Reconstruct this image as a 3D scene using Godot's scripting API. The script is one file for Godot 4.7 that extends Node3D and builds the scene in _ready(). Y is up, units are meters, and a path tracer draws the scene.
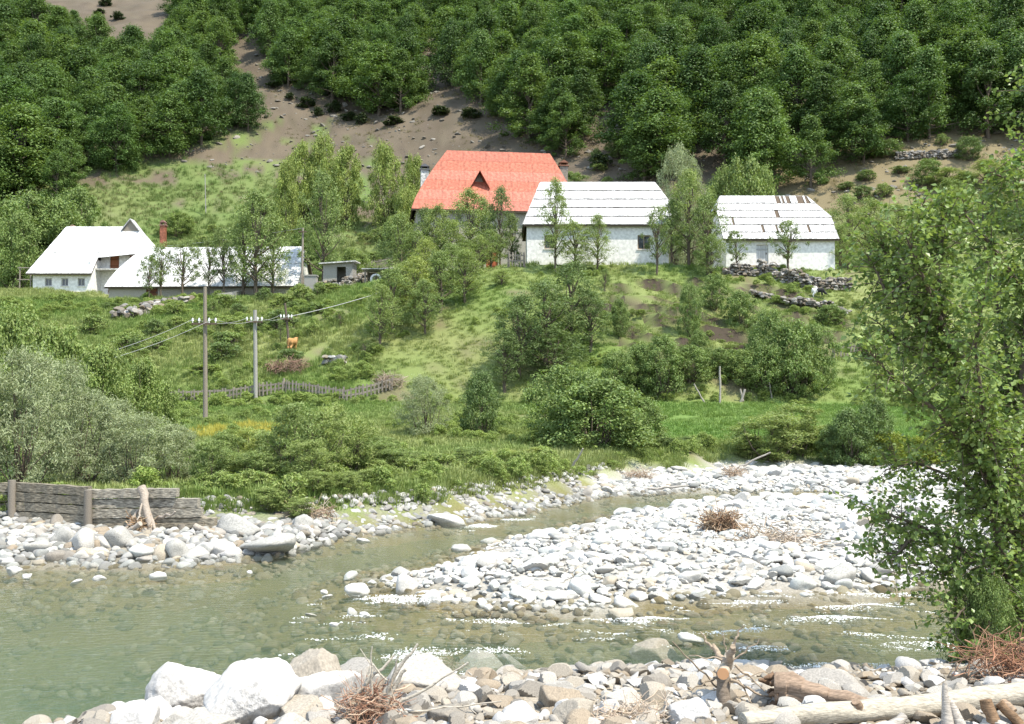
extends Node3D
# A mountain river with a gravel bar, a hillside hamlet and a wooded slope behind it.

const F := 1000.0
const PITCH := 0.03798
var eye := Vector3(0, 3.0, 0)
var rng := RandomNumberGenerator.new()
var names := {}
var n1 := FastNoiseLite.new()
var n2 := FastNoiseLite.new()
var n3 := FastNoiseLite.new()
var M := {}
var protos := {}

# ---------------------------------------------------------------- view helpers
func ray(px: float, py: float) -> Vector3:
	return Vector3((px - 512.0) / F, -(py - 362.0) / F, -1.0).rotated(Vector3.RIGHT, PITCH)

func at(px: float, py: float, d: float) -> Vector3:
	var v := ray(px, py)
	return eye + v * (d / -v.z)

func pix(p: Vector3) -> Vector2:
	var v := (p - eye).rotated(Vector3.RIGHT, -PITCH)
	return Vector2(512.0 + F * v.x / -v.z, 362.0 - F * v.y / -v.z)

func gp(px: float, py: float, from := 5.0) -> Vector3:      # the ground under a pixel
	var v := ray(px, py)
	v /= -v.z
	var d := from
	while d < 260.0:
		var p := eye + v * d
		if H(p.x, p.z) > p.y:
			var lo := d - 0.25
			var hi := d
			for i in 8:
				var m := (lo + hi) / 2.0
				var q := eye + v * m
				if H(q.x, q.z) > q.y:
					hi = m
				else:
					lo = m
			var r := eye + v * hi
			return Vector3(r.x, H(r.x, r.z), r.z)
		d += 0.25
	var e := eye + v * 200.0
	return Vector3(e.x, H(e.x, e.z), e.z)

func gx(px: float, d: float) -> Vector3:                    # the ground at a column and a distance
	var x := (px - 512.0) / F * d
	return Vector3(x, H(x, -d), -d)

# ---------------------------------------------------------------- terrain
var NEAR := PackedVector2Array([Vector2(-40, 3), Vector2(-12, 5.5), Vector2(-8, 6.6), Vector2(-4.6, 8.3), Vector2(-3.4, 9.6), Vector2(-2, 10.4), Vector2(0, 10.8), Vector2(3, 11.0), Vector2(5, 11.2), Vector2(8, 11.8), Vector2(40, 16)])
var FAR := PackedVector2Array([Vector2(-60, 17), Vector2(-9.6, 18.9), Vector2(-6.9, 19.0), Vector2(-4.6, 19.6), Vector2(-4.0, 22.3), Vector2(-2.7, 24.0), Vector2(-0.8, 26.3), Vector2(0.8, 28.8), Vector2(3.6, 33.0), Vector2(6.4, 34.2), Vector2(9, 33.6), Vector2(12, 32.6), Vector2(40, 28)])
var VEG := PackedVector2Array([Vector2(-60, 21), Vector2(-9, 22.2), Vector2(-6.4, 22.4), Vector2(-4.4, 23.2), Vector2(-2.5, 25.1), Vector2(-0.8, 27.5), Vector2(1, 30.1), Vector2(3, 34.2), Vector2(4.6, 37.5), Vector2(6, 36.5), Vector2(8, 39), Vector2(11, 40), Vector2(15, 40.5), Vector2(40, 42)])
var BAR := PackedVector2Array([Vector2(-1.75, 17.2), Vector2(-1.5, 16.2), Vector2(-0.2, 15.2), Vector2(1.9, 15.2), Vector2(3.9, 15.6), Vector2(5.8, 16.2), Vector2(9, 17.2), Vector2(16, 19), Vector2(45, 22), Vector2(45, 27), Vector2(12, 29.4), Vector2(9, 29.8), Vector2(6, 29.0), Vector2(3.8, 27.2), Vector2(1.2, 22.8), Vector2(-0.6, 19.4), Vector2(-1.35, 18.0)])
var FOOT := PackedVector2Array([Vector2(-80, 66), Vector2(-20, 62), Vector2(0, 60), Vector2(11, 58.5), Vector2(22, 60), Vector2(60, 60)])
var CREST := PackedVector2Array([Vector2(-90, 100), Vector2(-45, 96), Vector2(-30, 89), Vector2(-15, 84), Vector2(-5, 80), Vector2(0, 78), Vector2(10, 78), Vector2(20, 79.5), Vector2(28, 82), Vector2(60, 86)])
var CRESTH := PackedVector2Array([Vector2(-90, 13.5), Vector2(-45, 13.6), Vector2(-36, 12.3), Vector2(-20, 11.8), Vector2(-12, 12.6), Vector2(0, 13.5), Vector2(25, 13.4), Vector2(40, 15), Vector2(80, 19)])
var MFOOT := PackedVector2Array([Vector2(-90, 110), Vector2(-45, 108), Vector2(-20, 103), Vector2(0, 101), Vector2(20, 95), Vector2(40, 90), Vector2(90, 90)])
var pads := []      # [centre x, centre z, half x, half z, turn, height]
var zone := 0
var veg_in := 0.0

func L(pts: PackedVector2Array, x: float) -> float:
	if x <= pts[0].x:
		return pts[0].y
	for i in range(1, pts.size()):
		if x < pts[i].x:
			return lerpf(pts[i - 1].y, pts[i].y, (x - pts[i - 1].x) / (pts[i].x - pts[i - 1].x))
	return pts[-1].y

func bar_in(x: float, d: float) -> float:                  # metres inside the gravel bar (negative outside)
	var p := Vector2(x, d)
	var best := 1e9
	for i in BAR.size():
		var a := BAR[i]
		var ab := BAR[(i + 1) % BAR.size()] - a
		var k := clampf((p - a).dot(ab) / ab.length_squared(), 0.0, 1.0)
		best = minf(best, (a + ab * k - p).length_squared())
	best = sqrt(best)
	return best if Geometry2D.is_point_in_polygon(p, BAR) else -best

func H(x: float, z: float) -> float:
	var d := -z
	if d < 52.0:
		var w := n1.get_noise_2d(x * 6.0, z * 6.0)
		var s := L(NEAR, x) - d + w * 0.35
		var t := d - L(FAR, x) + w * 0.5
		var v := d - L(VEG, x) + w * 0.4
		var deep := clampf(1.0 - Vector2((x + 6.5) / 6.0, (d - 13.0) / 5.0).length(), 0.0, 1.0)
		var h := -0.42 - 0.75 * smoothstep(0.0, 0.6, deep) + w * 0.10
		zone = 0
		var hn := s * 0.24 if s < 0.0 else 0.95 * (1.0 - exp(-s * 0.42)) + 0.05 * maxf(0.0, s - 4.0)
		if hn > h:
			h = hn
			zone = 1
		var ht := t * 0.2
		if t >= 0.0:
			ht = 0.34 * (1.0 - exp(-t * 0.6)) + 0.5 * smoothstep(-0.4, 1.4, v)
			var foot := L(FOOT, x)
			var k := clampf((d - 28.0) / (foot - 28.0), 0.0, 1.0)
			ht += 1.9 * k * k * smoothstep(0.0, 3.0, v)
		if ht > h:
			h = ht
			zone = 4 if v > 0.3 else 2
			if zone == 4:
				h += n2.get_noise_2d(x * 3.0, z * 3.0) * 0.14 * smoothstep(0.3, 2.0, v)
		veg_in = v
		if d > 13.0 and d < 34.0:
			var b := bar_in(x, d) + w * 0.5
			var hb := b * 0.16 if b < 0.0 else 0.40 * (1.0 - exp(-b * 0.6)) + w * 0.08
			if hb > h:
				h = hb
				zone = 3
		return h
	veg_in = 9.0
	var foot2 := L(FOOT, x)
	var crest := L(CREST, x)
	var ch := L(CRESTH, x)
	var mf := L(MFOOT, x)
	var h2 := 2.82
	if d < foot2:
		var k2 := clampf((d - 28.0) / (foot2 - 28.0), 0.0, 1.0)
		h2 = 0.92 + 1.9 * k2 * k2 + n2.get_noise_2d(x * 3.0, z * 3.0) * 0.14
		zone = 4
	elif d < crest:
		var c := (d - foot2) / (crest - foot2)
		h2 = lerpf(2.82, ch, c) + n2.get_noise_2d(x * 2.0, z * 2.0) * 0.5 * sin(c * PI) + sin(c * PI) * 0.8
		zone = 5
		# slumped turf steps on the right of the spur
		var g := clampf(1.0 - Vector2((x - 14.0) / 11.0, (c - 0.5) / 0.42).length(), 0.0, 1.0)
		if g > 0.0:
			var q := (h2 + x * 0.16 + n1.get_noise_2d(x * 2.2, z * 2.2) * 1.3) / 1.1
			var fr := q - floorf(q)
			h2 += (smoothstep(0.70, 0.96, fr) - fr) * 1.1 * smoothstep(0.0, 0.3, g) * 0.95
	elif d < mf:
		h2 = ch + (d - crest) / (mf - crest) * 1.6
		zone = 6
	else:
		var e := d - mf
		var up := 0.72 * (e - 5.0 * (1.0 - exp(-e / 5.0)))
		h2 = ch + 1.6 + up + 0.17 * e * exp(-e / 10.0) + n2.get_noise_2d(x * 0.9, z * 0.9) * 3.0 * smoothstep(0.0, 40.0, e) + n1.get_noise_2d(x, z) * 0.7 * smoothstep(0.0, 15.0, e)
		zone = 7
	for p in pads:
		var q2 := Vector2(x - p[0], z - p[1]).rotated(p[4])
		var out := Vector2(maxf(0.0, absf(q2.x) - p[2]), maxf(0.0, absf(q2.y) - p[3])).length()
		if out < 2.5:
			h2 = lerpf(p[5], h2, smoothstep(0.0, 2.5, out))
	return h2

func ground_colour(x: float, z: float, h: float, steep: float) -> Color:
	var d := -z
	var a := n1.get_noise_2d(x * 3.0 + 90.0, z * 3.0)
	var b := n2.get_noise_2d(x * 2.4, z * 2.4 + 60.0)
	var f := n3.get_noise_2d(x * 10.0, z * 10.0)
	var grass := Color(0.165, 0.24, 0.065).lerp(Color(0.25, 0.28, 0.105), clampf(0.45 + b * 1.3 + f * 0.3, 0.0, 1.0))
	var soil := Color(0.15, 0.105, 0.07).lerp(Color(0.2, 0.16, 0.115), clampf(0.5 + f, 0.0, 1.0))
	match zone:
		0:
			return Color(0.15, 0.13, 0.07).lerp(Color(0.25, 0.21, 0.12), clampf(0.5 + f * 1.1 + a * 0.6, 0.0, 1.0))
		1:
			if h < -0.03:
				return Color(0.115, 0.10, 0.06).lerp(Color(0.18, 0.155, 0.09), clampf(0.5 + f, 0.0, 1.0))
			return Color(0.31, 0.26, 0.19).lerp(Color(0.42, 0.37, 0.30), clampf(0.5 + f + a, 0.0, 1.0))
		2, 3:
			if h < -0.03:
				return Color(0.15, 0.12, 0.055).lerp(Color(0.24, 0.19, 0.09), clampf(0.5 + f, 0.0, 1.0))
			return (Color(0.24, 0.22, 0.17) if zone == 2 and x < 3.0 else Color(0.40, 0.38, 0.34)).lerp(Color(0.38, 0.35, 0.30) if zone == 2 and x < 3.0 else Color(0.48, 0.46, 0.42), clampf(0.5 + f + a, 0.0, 1.0))
		4:
			var field := smoothstep(0.0, 3.0, x - 4.0 + a * 2.0) * smoothstep(42.0, 44.0, d + a * 2.0)
			var lush := Color(0.14, 0.24, 0.055).lerp(Color(0.18, 0.26, 0.07), clampf(0.5 + f * 0.8, 0.0, 1.0))
			var c := grass.lerp(lush, field)
			var yellow := smoothstep(0.0, 0.25, 0.62 - Vector2((x + 11.5) / 5.0, (d - 47.0) / 5.0).length() + f * 0.4)
			c = c.lerp(Color(0.30, 0.25, 0.06), yellow * 0.6)
			return c.lerp(soil, smoothstep(0.34, 0.5, a + f * 0.3) * (1.0 - field) * 0.6)
		5:
			var bare := smoothstep(0.7, 0.95, steep + f * 0.3)
			return grass.lerp(soil.lerp(Color(0.075, 0.06, 0.045), bare), clampf(bare + smoothstep(0.38, 0.55, a + f * 0.25) * 0.7, 0.0, 1.0))
		6:
			return grass.lerp(soil, smoothstep(0.3, 0.5, a + f * 0.3) * 0.6)
	var e := d - L(MFOOT, x)
	var bare2 := Color(0.12, 0.098, 0.07).lerp(Color(0.165, 0.135, 0.098), clampf(0.5 + f + a, 0.0, 1.0))
	var g2 := Color(0.14, 0.21, 0.06).lerp(Color(0.19, 0.225, 0.085), clampf(0.5 + b + f * 0.5, 0.0, 1.0))
	var line := lerpf(9.0, 36.0, smoothstep(2.0, -30.0, x))
	if x > 30.0:
		return g2.lerp(Color(0.23, 0.19, 0.11), smoothstep(8.0, 14.0, e + f * 8.0)).lerp(bare2, smoothstep(30.0, 40.0, e + a * 8.0))
	return g2.lerp(bare2, smoothstep(line - 4.0, line + 6.0, e + a * 30.0 + f * 9.0))

func axis(parts: Array) -> PackedFloat32Array:
	var r := PackedFloat32Array()
	for p in parts:
		var n := int(round((p[1] - p[0]) / p[2]))
		for i in n:
			r.append(p[0] + (p[1] - p[0]) * i / n)
	r.append(parts[-1][1])
	return r

func sheet(xs: PackedFloat32Array, ds: PackedFloat32Array, hf: Callable, cf: Callable) -> ArrayMesh:
	var nx := xs.size()
	var nd := ds.size()
	var v := PackedVector3Array()
	var nn := PackedVector3Array()
	var cc := PackedColorArray()
	var ix := PackedInt32Array()
	v.resize(nx * nd)
	nn.resize(nx * nd)
	cc.resize(nx * nd)
	var zs := PackedInt32Array()
	zs.resize(nx * nd)
	for j in nd:
		for i in nx:
			v[j * nx + i] = Vector3(xs[i], hf.call(xs[i], -ds[j]), -ds[j])
			zs[j * nx + i] = zone
	for j in nd:
		for i in nx:
			var k := j * nx + i
			var l := v[j * nx + maxi(i - 1, 0)]
			var r := v[j * nx + mini(i + 1, nx - 1)]
			var a := v[maxi(j - 1, 0) * nx + i]
			var b := v[mini(j + 1, nd - 1) * nx + i]
			var n := (r - l).cross(b - a).normalized()
			nn[k] = n
			zone = zs[k]
			cc[k] = cf.call(v[k].x, v[k].z, v[k].y, sqrt(1.0 - n.y * n.y) / maxf(n.y, 0.05))
			if i < nx - 1 and j < nd - 1:
				ix.append_array([k, k + nx, k + 1, k + 1, k + nx, k + nx + 1])
	var arr := []
	arr.resize(Mesh.ARRAY_MAX)
	arr[Mesh.ARRAY_VERTEX] = v
	arr[Mesh.ARRAY_NORMAL] = nn
	arr[Mesh.ARRAY_COLOR] = cc
	arr[Mesh.ARRAY_INDEX] = ix
	var m := ArrayMesh.new()
	m.add_surface_from_arrays(Mesh.PRIMITIVE_TRIANGLES, arr)
	return m

# ---------------------------------------------------------------- mesh builder
class MB:
	var v := PackedVector3Array()
	var n := PackedVector3Array()
	var c := PackedColorArray()
	var col := Color.WHITE
	func tri(a: Vector3, b: Vector3, d: Vector3, na: Vector3, nb: Vector3, nd: Vector3) -> void:
		if (d - a).cross(b - a).dot(na + nb + nd) < 0.0:
			v.append_array([a, d, b])
			n.append_array([na, nd, nb])
		else:
			v.append_array([a, b, d])
			n.append_array([na, nb, nd])
		c.append_array([col, col, col])
	func quad(a: Vector3, b: Vector3, d: Vector3, e: Vector3, out := Vector3.ZERO) -> void:    # flat; out = rough outward direction
		var g := (d - a).cross(e - b).normalized()
		if out != Vector3.ZERO and g.dot(out) < 0.0:
			g = -g
		tri(a, b, d, g, g, g)
		tri(a, d, e, g, g, g)
	func hexa(p: Array) -> void:          # eight corners: 0-3 below, 4-7 above, same order round
		var m := Vector3.ZERO
		for q in p:
			m += q / 8.0
		for f in [[0, 1, 2, 3], [4, 5, 6, 7], [0, 1, 5, 4], [1, 2, 6, 5], [2, 3, 7, 6], [3, 0, 4, 7]]:
			quad(p[f[0]], p[f[1]], p[f[2]], p[f[3]], (p[f[0]] + p[f[1]] + p[f[2]] + p[f[3]]) / 4.0 - m)
	func box(lo: Vector3, hi: Vector3, t := Transform3D()) -> void:
		var p := []
		for y in [lo.y, hi.y]:
			p.append_array([t * Vector3(lo.x, y, lo.z), t * Vector3(hi.x, y, lo.z), t * Vector3(hi.x, y, hi.z), t * Vector3(lo.x, y, hi.z)])
		hexa(p)
	func beam(a: Vector3, b: Vector3, w: float, h: float) -> void:   # a squared bar from a to b
		var f := (b - a).normalized()
		var s := f.cross(Vector3.UP)
		if s.length() < 0.05:
			s = f.cross(Vector3.RIGHT)
		s = s.normalized() * w / 2.0
		var u := s.cross(f).normalized() * h / 2.0
		hexa([a - s - u, a + s - u, b + s - u, b - s - u, a - s + u, a + s + u, b + s + u, b - s + u])
	func tube(pts: PackedVector3Array, rad: PackedFloat32Array, sides := 7, cap := true) -> void:
		var rings := []
		var ref := Vector3(0.31, 0.11, 0.94)
		for i in pts.size():
			var f := (pts[mini(i + 1, pts.size() - 1)] - pts[maxi(i - 1, 0)]).normalized()
			var s := f.cross(ref)
			if s.length() < 0.1:
				s = f.cross(Vector3(0.9, 0.3, 0.1))
			s = s.normalized()
			var u := f.cross(s)
			var ring := []
			for k in sides:
				var a := TAU * k / sides
				ring.append(s * cos(a) + u * sin(a))
			rings.append(ring)
		for i in pts.size() - 1:
			for k in sides:
				var k2 := (k + 1) % sides
				var p00: Vector3 = pts[i] + rings[i][k] * rad[i]
				var p01: Vector3 = pts[i] + rings[i][k2] * rad[i]
				var p10: Vector3 = pts[i + 1] + rings[i + 1][k] * rad[i + 1]
				var p11: Vector3 = pts[i + 1] + rings[i + 1][k2] * rad[i + 1]
				tri(p00, p01, p11, rings[i][k], rings[i][k2], rings[i + 1][k2])
				tri(p00, p11, p10, rings[i][k], rings[i + 1][k2], rings[i + 1][k])
		if cap:
			for e in [0, pts.size() - 1]:
				var f2: Vector3 = (pts[0] - pts[1]).normalized() if e == 0 else (pts[-1] - pts[-2]).normalized()
				for k in sides:
					tri(pts[e], pts[e] + rings[e][k] * rad[e], pts[e] + rings[e][(k + 1) % sides] * rad[e], f2, f2, f2)
	func mesh() -> ArrayMesh:
		var arr := []
		arr.resize(Mesh.ARRAY_MAX)
		arr[Mesh.ARRAY_VERTEX] = v
		arr[Mesh.ARRAY_NORMAL] = n
		arr[Mesh.ARRAY_COLOR] = c
		var m := ArrayMesh.new()
		m.add_surface_from_arrays(Mesh.PRIMITIVE_TRIANGLES, arr)
		return m

class Leaves:
	var v := PackedVector3Array()
	var c := PackedColorArray()
	var ix := PackedInt32Array()
	func leaf(p: Vector3, dir: Vector3, nrm: Vector3, l: float, w: float, col: Color) -> void:
		var s := dir.cross(nrm).normalized() * w * 0.5
		var k := v.size()
		v.append_array([p, p + dir * l * 0.45 + s, p + dir * l - nrm * l * 0.18, p + dir * l * 0.45 - s])
		c.append_array([col, col, col, col])
		ix.append_array([k, k + 1, k + 2, k, k + 2, k + 3])
	func mesh() -> ArrayMesh:
		var arr := []
		arr.resize(Mesh.ARRAY_MAX)
		arr[Mesh.ARRAY_VERTEX] = v
		arr[Mesh.ARRAY_COLOR] = c
		arr[Mesh.ARRAY_INDEX] = ix
		var m := ArrayMesh.new()
		m.add_surface_from_arrays(Mesh.PRIMITIVE_TRIANGLES, arr)
		return m

func rv() -> Vector3:
	return Vector3(rng.randfn(), rng.randfn(), rng.randfn()).normalized()

func rr(a: float, b: float) -> float:
	return rng.randf_range(a, b)

# ---------------------------------------------------------------- scene tree helpers
func numbered(called: String) -> String:
	if not names.has(called):
		names[called] = 0
		return called
	names[called] += 1
	return "%s_%03d" % [called, names[called]]

func tag(o: Node, label: String, category: String, group := "", kind := "") -> Node:
	o.set_meta("label", label)
	if category:
		o.set_meta("category", category)
	if group:
		o.set_meta("group", group)
	if kind:
		o.set_meta("kind", kind)
	return o

func thing(called: String, label: String, category: String, where := Vector3.ZERO, turn := 0.0, group := "") -> Node3D:
	var o := Node3D.new()
	o.name = numbered(called)
	add_child(o)
	o.position = where
	o.rotation.y = turn
	tag(o, label, category, group)
	return o

func part(called: String, m: Mesh, mat: Material, parent: Node) -> MeshInstance3D:
	var o := MeshInstance3D.new()
	o.name = called
	o.mesh = m
	o.material_override = mat
	parent.add_child(o, true)
	return o

func solo(called: String, m: Mesh, mat: Material, label: String, category: String, where := Vector3.ZERO, group := "", kind := "") -> MeshInstance3D:
	var o := MeshInstance3D.new()
	o.name = numbered(called)
	o.mesh = m
	o.material_override = mat
	add_child(o)
	o.position = where
	tag(o, label, category, group, kind)
	return o

func structure(called: String, m: Mesh, mat: Material) -> MeshInstance3D:
	var o := MeshInstance3D.new()
	o.name = called
	o.mesh = m
	o.material_override = mat
	o.set_meta("kind", "structure")
	add_child(o)
	return o

func scatter(called: String, m: Mesh, mat: Material, ts: Array, cols: PackedColorArray, label: String, parent: Node = self) -> MultiMeshInstance3D:
	var mm := MultiMesh.new()
	mm.transform_format = MultiMesh.TRANSFORM_3D
	mm.use_colors = true
	mm.mesh = m
	mm.instance_count = ts.size()
	for i in ts.size():
		mm.set_instance_transform(i, ts[i])
		mm.set_instance_color(i, cols[i])
	var o := MultiMeshInstance3D.new()
	o.name = numbered(called) if parent == self else called
	o.multimesh = mm
	o.material_override = mat
	parent.add_child(o, true)
	o.set_meta("kind", "stuff")
	if label:
		o.set_meta("label", label)
		o.set_meta("category", called.replace("_", " "))
	return o

# ---------------------------------------------------------------- materials
func noise_tex(freq: float, lo: float, hi: float, sd: int, normal := false, strength := 6.0) -> NoiseTexture2D:
	var n := FastNoiseLite.new()
	n.seed = sd
	n.frequency = freq
	n.fractal_octaves = 5
	var t := NoiseTexture2D.new()
	t.width = 512
	t.height = 512
	t.seamless = true
	t.noise = n
	if normal:
		t.as_normal_map = true
		t.bump_strength = strength
	else:
		var g := Gradient.new()
		g.set_color(0, Color(lo, lo, lo))
		g.set_color(1, Color(hi, hi, hi))
		t.color_ramp = g
	return t

func mat(called: String, col: Color, rough := 0.9, scale := 0.0, vc := true, bump := true) -> StandardMaterial3D:
	var m := StandardMaterial3D.new()
	m.resource_name = called
	m.albedo_color = col.linear_to_srgb()
	m.roughness = rough
	m.metallic_specular = 0.3
	m.vertex_color_use_as_albedo = vc
	if scale > 0.0:
		m.albedo_texture = M.t_grain
		if bump:
			m.normal_enabled = true
			m.normal_texture = M.t_bump
			m.normal_scale = 0.8
		m.uv1_triplanar = true
		m.uv1_scale = Vector3.ONE * scale
	M[called] = m
	return m

func leaf_mat(called: String, col: Color, rough := 0.5, glow := 0.85) -> StandardMaterial3D:
	var m := StandardMaterial3D.new()
	m.resource_name = called
	m.albedo_color = col.linear_to_srgb()
	m.roughness = rough
	m.metallic_specular = 0.35
	m.vertex_color_use_as_albedo = true
	m.backlight_enabled = true
	m.backlight = Color(glow, glow, glow * 0.75)
	M[called] = m
	return m

func materials() -> void:
	M.t_grain = noise_tex(0.03, 0.72, 1.0, 3)
	M.t_bump = noise_tex(0.04, 0, 1, 5, true, 7.0)
	M.t_water = noise_tex(0.018, 0, 1, 8, true, 9.0)
	M.t_plaster = noise_tex(0.02, 0.82, 1.0, 51)
	M.t_stone = noise_tex(0.016, 0.66, 1.0, 13)
	M.t_wood = noise_tex(0.03, 0.4, 1.0, 17)
	M.t_drift = noise_tex(0.03, 0.55, 1.0, 19)
	var g := mat("ground", Color.WHITE, 0.95, 0.9)
	g.uv1_world_triplanar = true
	g.normal_scale = 1.0
	mat("stone", Color.WHITE, 0.9, 0.9).albedo_texture = M.t_stone
	mat("bark", Color(0.16, 0.13, 0.10), 0.95, 3.0)
	mat("wood", Color(0.34, 0.30, 0.25), 0.9, 3.0)
	mat("driftwood", Color(0.60, 0.545, 0.48), 0.9, 3.0).albedo_texture = M.t_drift
	M.driftwood.uv1_scale = Vector3(0.7, 4.5, 4.5)
	mat("old_timber", Color(0.55, 0.50, 0.41), 0.95, 1.0).albedo_texture = M.t_wood
	M.old_timber.uv1_scale = Vector3(0.35, 1.6, 1.6)
	mat("plaster", Color(0.82, 0.81, 0.78), 0.9, 0.3, true, false).albedo_texture = M.t_plaster
	M.t_roof = noise_tex(0.012, 0.62, 1.0, 41)
	mat("roof", Color.WHITE, 0.6, 0.45).albedo_texture = M.t_roof
	mat("dark_wood", Color(0.15, 0.115, 0.085), 0.95, 2.0)
	mat("plain", Color.WHITE, 0.85)
	mat("pole_wood", Color(0.30, 0.26, 0.21), 0.9, 1.5)
	mat("concrete", Color(0.40, 0.39, 0.36), 0.9, 1.5)
	mat("porcelain", Color(0.85, 0.86, 0.85), 0.2)
	var gl := mat("pane", Color(0.03, 0.035, 0.04, 1), 0.08, 0.0, false)
	gl.metallic_specular = 0.6
	mat("wire", Color(0.35, 0.36, 0.36), 0.5)
	leaf_mat("leaf", Color.WHITE)
	leaf_mat("leaf_dark", Color(0.72, 0.76, 0.8))
	leaf_mat("leaf_light", Color(1.15, 1.1, 1.05))
	leaf_mat("leaf_lime", Color(1.4, 1.25, 1.05))
	leaf_mat("leaf_near", Color.WHITE, 0.36, 0.9)
	leaf_mat("grass", Color.WHITE, 0.6, 0.7)
	var w := StandardMaterial3D.new()
	w.resource_name = "water"
	w.albedo_color = Color(Color(0.15, 0.17, 0.08).linear_to_srgb(), 0.06)
	w.transparency = BaseMaterial3D.TRANSPARENCY_ALPHA
	w.roughness = 0.05
	w.metallic_specular = 0.32
	w.normal_enabled = true
	w.normal_texture = M.t_water
	w.normal_scale = 0.4
	w.uv1_triplanar = true
	w.uv1_world_triplanar = true
	w.uv1_scale = Vector3(0.35, 0.35, 0.8)
	M.water = w
	var u := StandardMaterial3D.new()
	u.resource_name = "turbid_water"
	u.albedo_color = Color(Color(0.16, 0.225, 0.145).linear_to_srgb(), 0.14)
	u.transparency = BaseMaterial3D.TRANSPARENCY_ALPHA
	u.roughness = 0.2
	u.specular_mode = BaseMaterial3D.SPECULAR_DISABLED
	M.turbid = u

# ---------------------------------------------------------------- plants
func clump(lv: Leaves, c: Vector3, r: Vector3, n: int, l: float, w: float, c0: Color, c1: Color, lift := 0.7, dirb := Vector3.ZERO) -> void:
	var tone := rr(0.82, 1.18)
	for i in n:
		var o := rv()
		var q := pow(rng.randf(), 0.6)
		var p := c + o * r * q
		var nrm := (o * 0.6 + Vector3.UP * lift + rv() * 0.6).normalized()
		var dir := (rv() + o * 0.5 + dirb).normalized()
		dir = (dir - nrm * dir.dot(nrm)).normalized()
		var k := rr(0.7, 1.25)
		lv.leaf(p, dir, nrm, l * k, w * k, c0.lerp(c1, rng.randf()) * tone * rr(0.85, 1.15))

func limb(mb: MB, a: Vector3, b: Vector3, r0: float, r1: float, bend := 0.12, steps := 4, sides := 6) -> void:
	var pts := PackedVector3Array()
	var rad := PackedFloat32Array()
	var off := rv() * (b - a).length() * bend
	for i in steps + 1:
		var k := float(i) / steps
		pts.append(a.lerp(b, k) + off * sin(k * PI))
		rad.append(lerpf(r0, r1, k))
	mb.tube(pts, rad, sides, false)

# kind: height, width, and a crown given by a profile of radius against height
func make_plant(called: String, h: float, w: float, trunk: float, prof: Array, clusters: int, per: int, cr: float, l: float, lw: float, c0: Color, c1: Color, lift: float, stems: int, dirb := Vector3.ZERO, lean := 0.0) -> Node3D:
	var root := Node3D.new()
	root.name = called
	var mb := MB.new()
	var lv := Leaves.new()
	var ctrs := []
	for i in clusters:
		var u := (i + rng.randf()) / clusters
		u = pow(u, 0.85)
		var k := u * (prof.size() - 1)
		var j := mini(int(k), prof.size() - 2)
		var env: float = lerpf(prof[j], prof[j + 1], k - j) * w / 2.0
		var ang := rng.randf() * TAU
		var rad := env * sqrt(rr(0.12, 1.0)) * rr(0.7, 1.25)
		var y := h * (trunk + (1.0 - trunk) * u)
		ctrs.append(Vector3(cos(ang) * rad + lean * y, y, sin(ang) * rad))
	for cpos in ctrs:
		var s := cr * rr(0.45, 1.4)
		clump(lv, cpos, Vector3(s, s * 0.75, s), per, l, lw, c0, c1, lift, dirb)
	var trunk_h := h * minf(0.8, trunk + 0.45)
	if stems == 1:
		limb(mb, Vector3.ZERO - Vector3(0, 0.3, 0), Vector3(lean * trunk_h, trunk_h, 0), h * 0.020 + 0.02, h * 0.006, 0.03, 5)
	for i in ctrs.size():
		if i % maxi(1, clusters / 22) == 0:
			var c: Vector3 = ctrs[i]
			if stems == 1:
				var from := clampf(c.y * 0.6, h * 0.12, trunk_h * 0.95)
				limb(mb, Vector3(lean * from, from, 0), c, h * 0.009 + 0.005, 0.006, 0.1)
			else:
				limb(mb, Vector3(rr(-0.1, 0.1) * w, -0.15, rr(-0.1, 0.1) * w), c, 0.022 + h * 0.004, 0.006, 0.1)
	part("trunk" if stems == 1 else "stems", mb.mesh(), M.bark, root)
	part("crown" if stems == 1 else "foliage", lv.mesh(), M.leaf, root)
	root.set_meta("h", h)
	root.set_meta("w", w)
	return root

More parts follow.
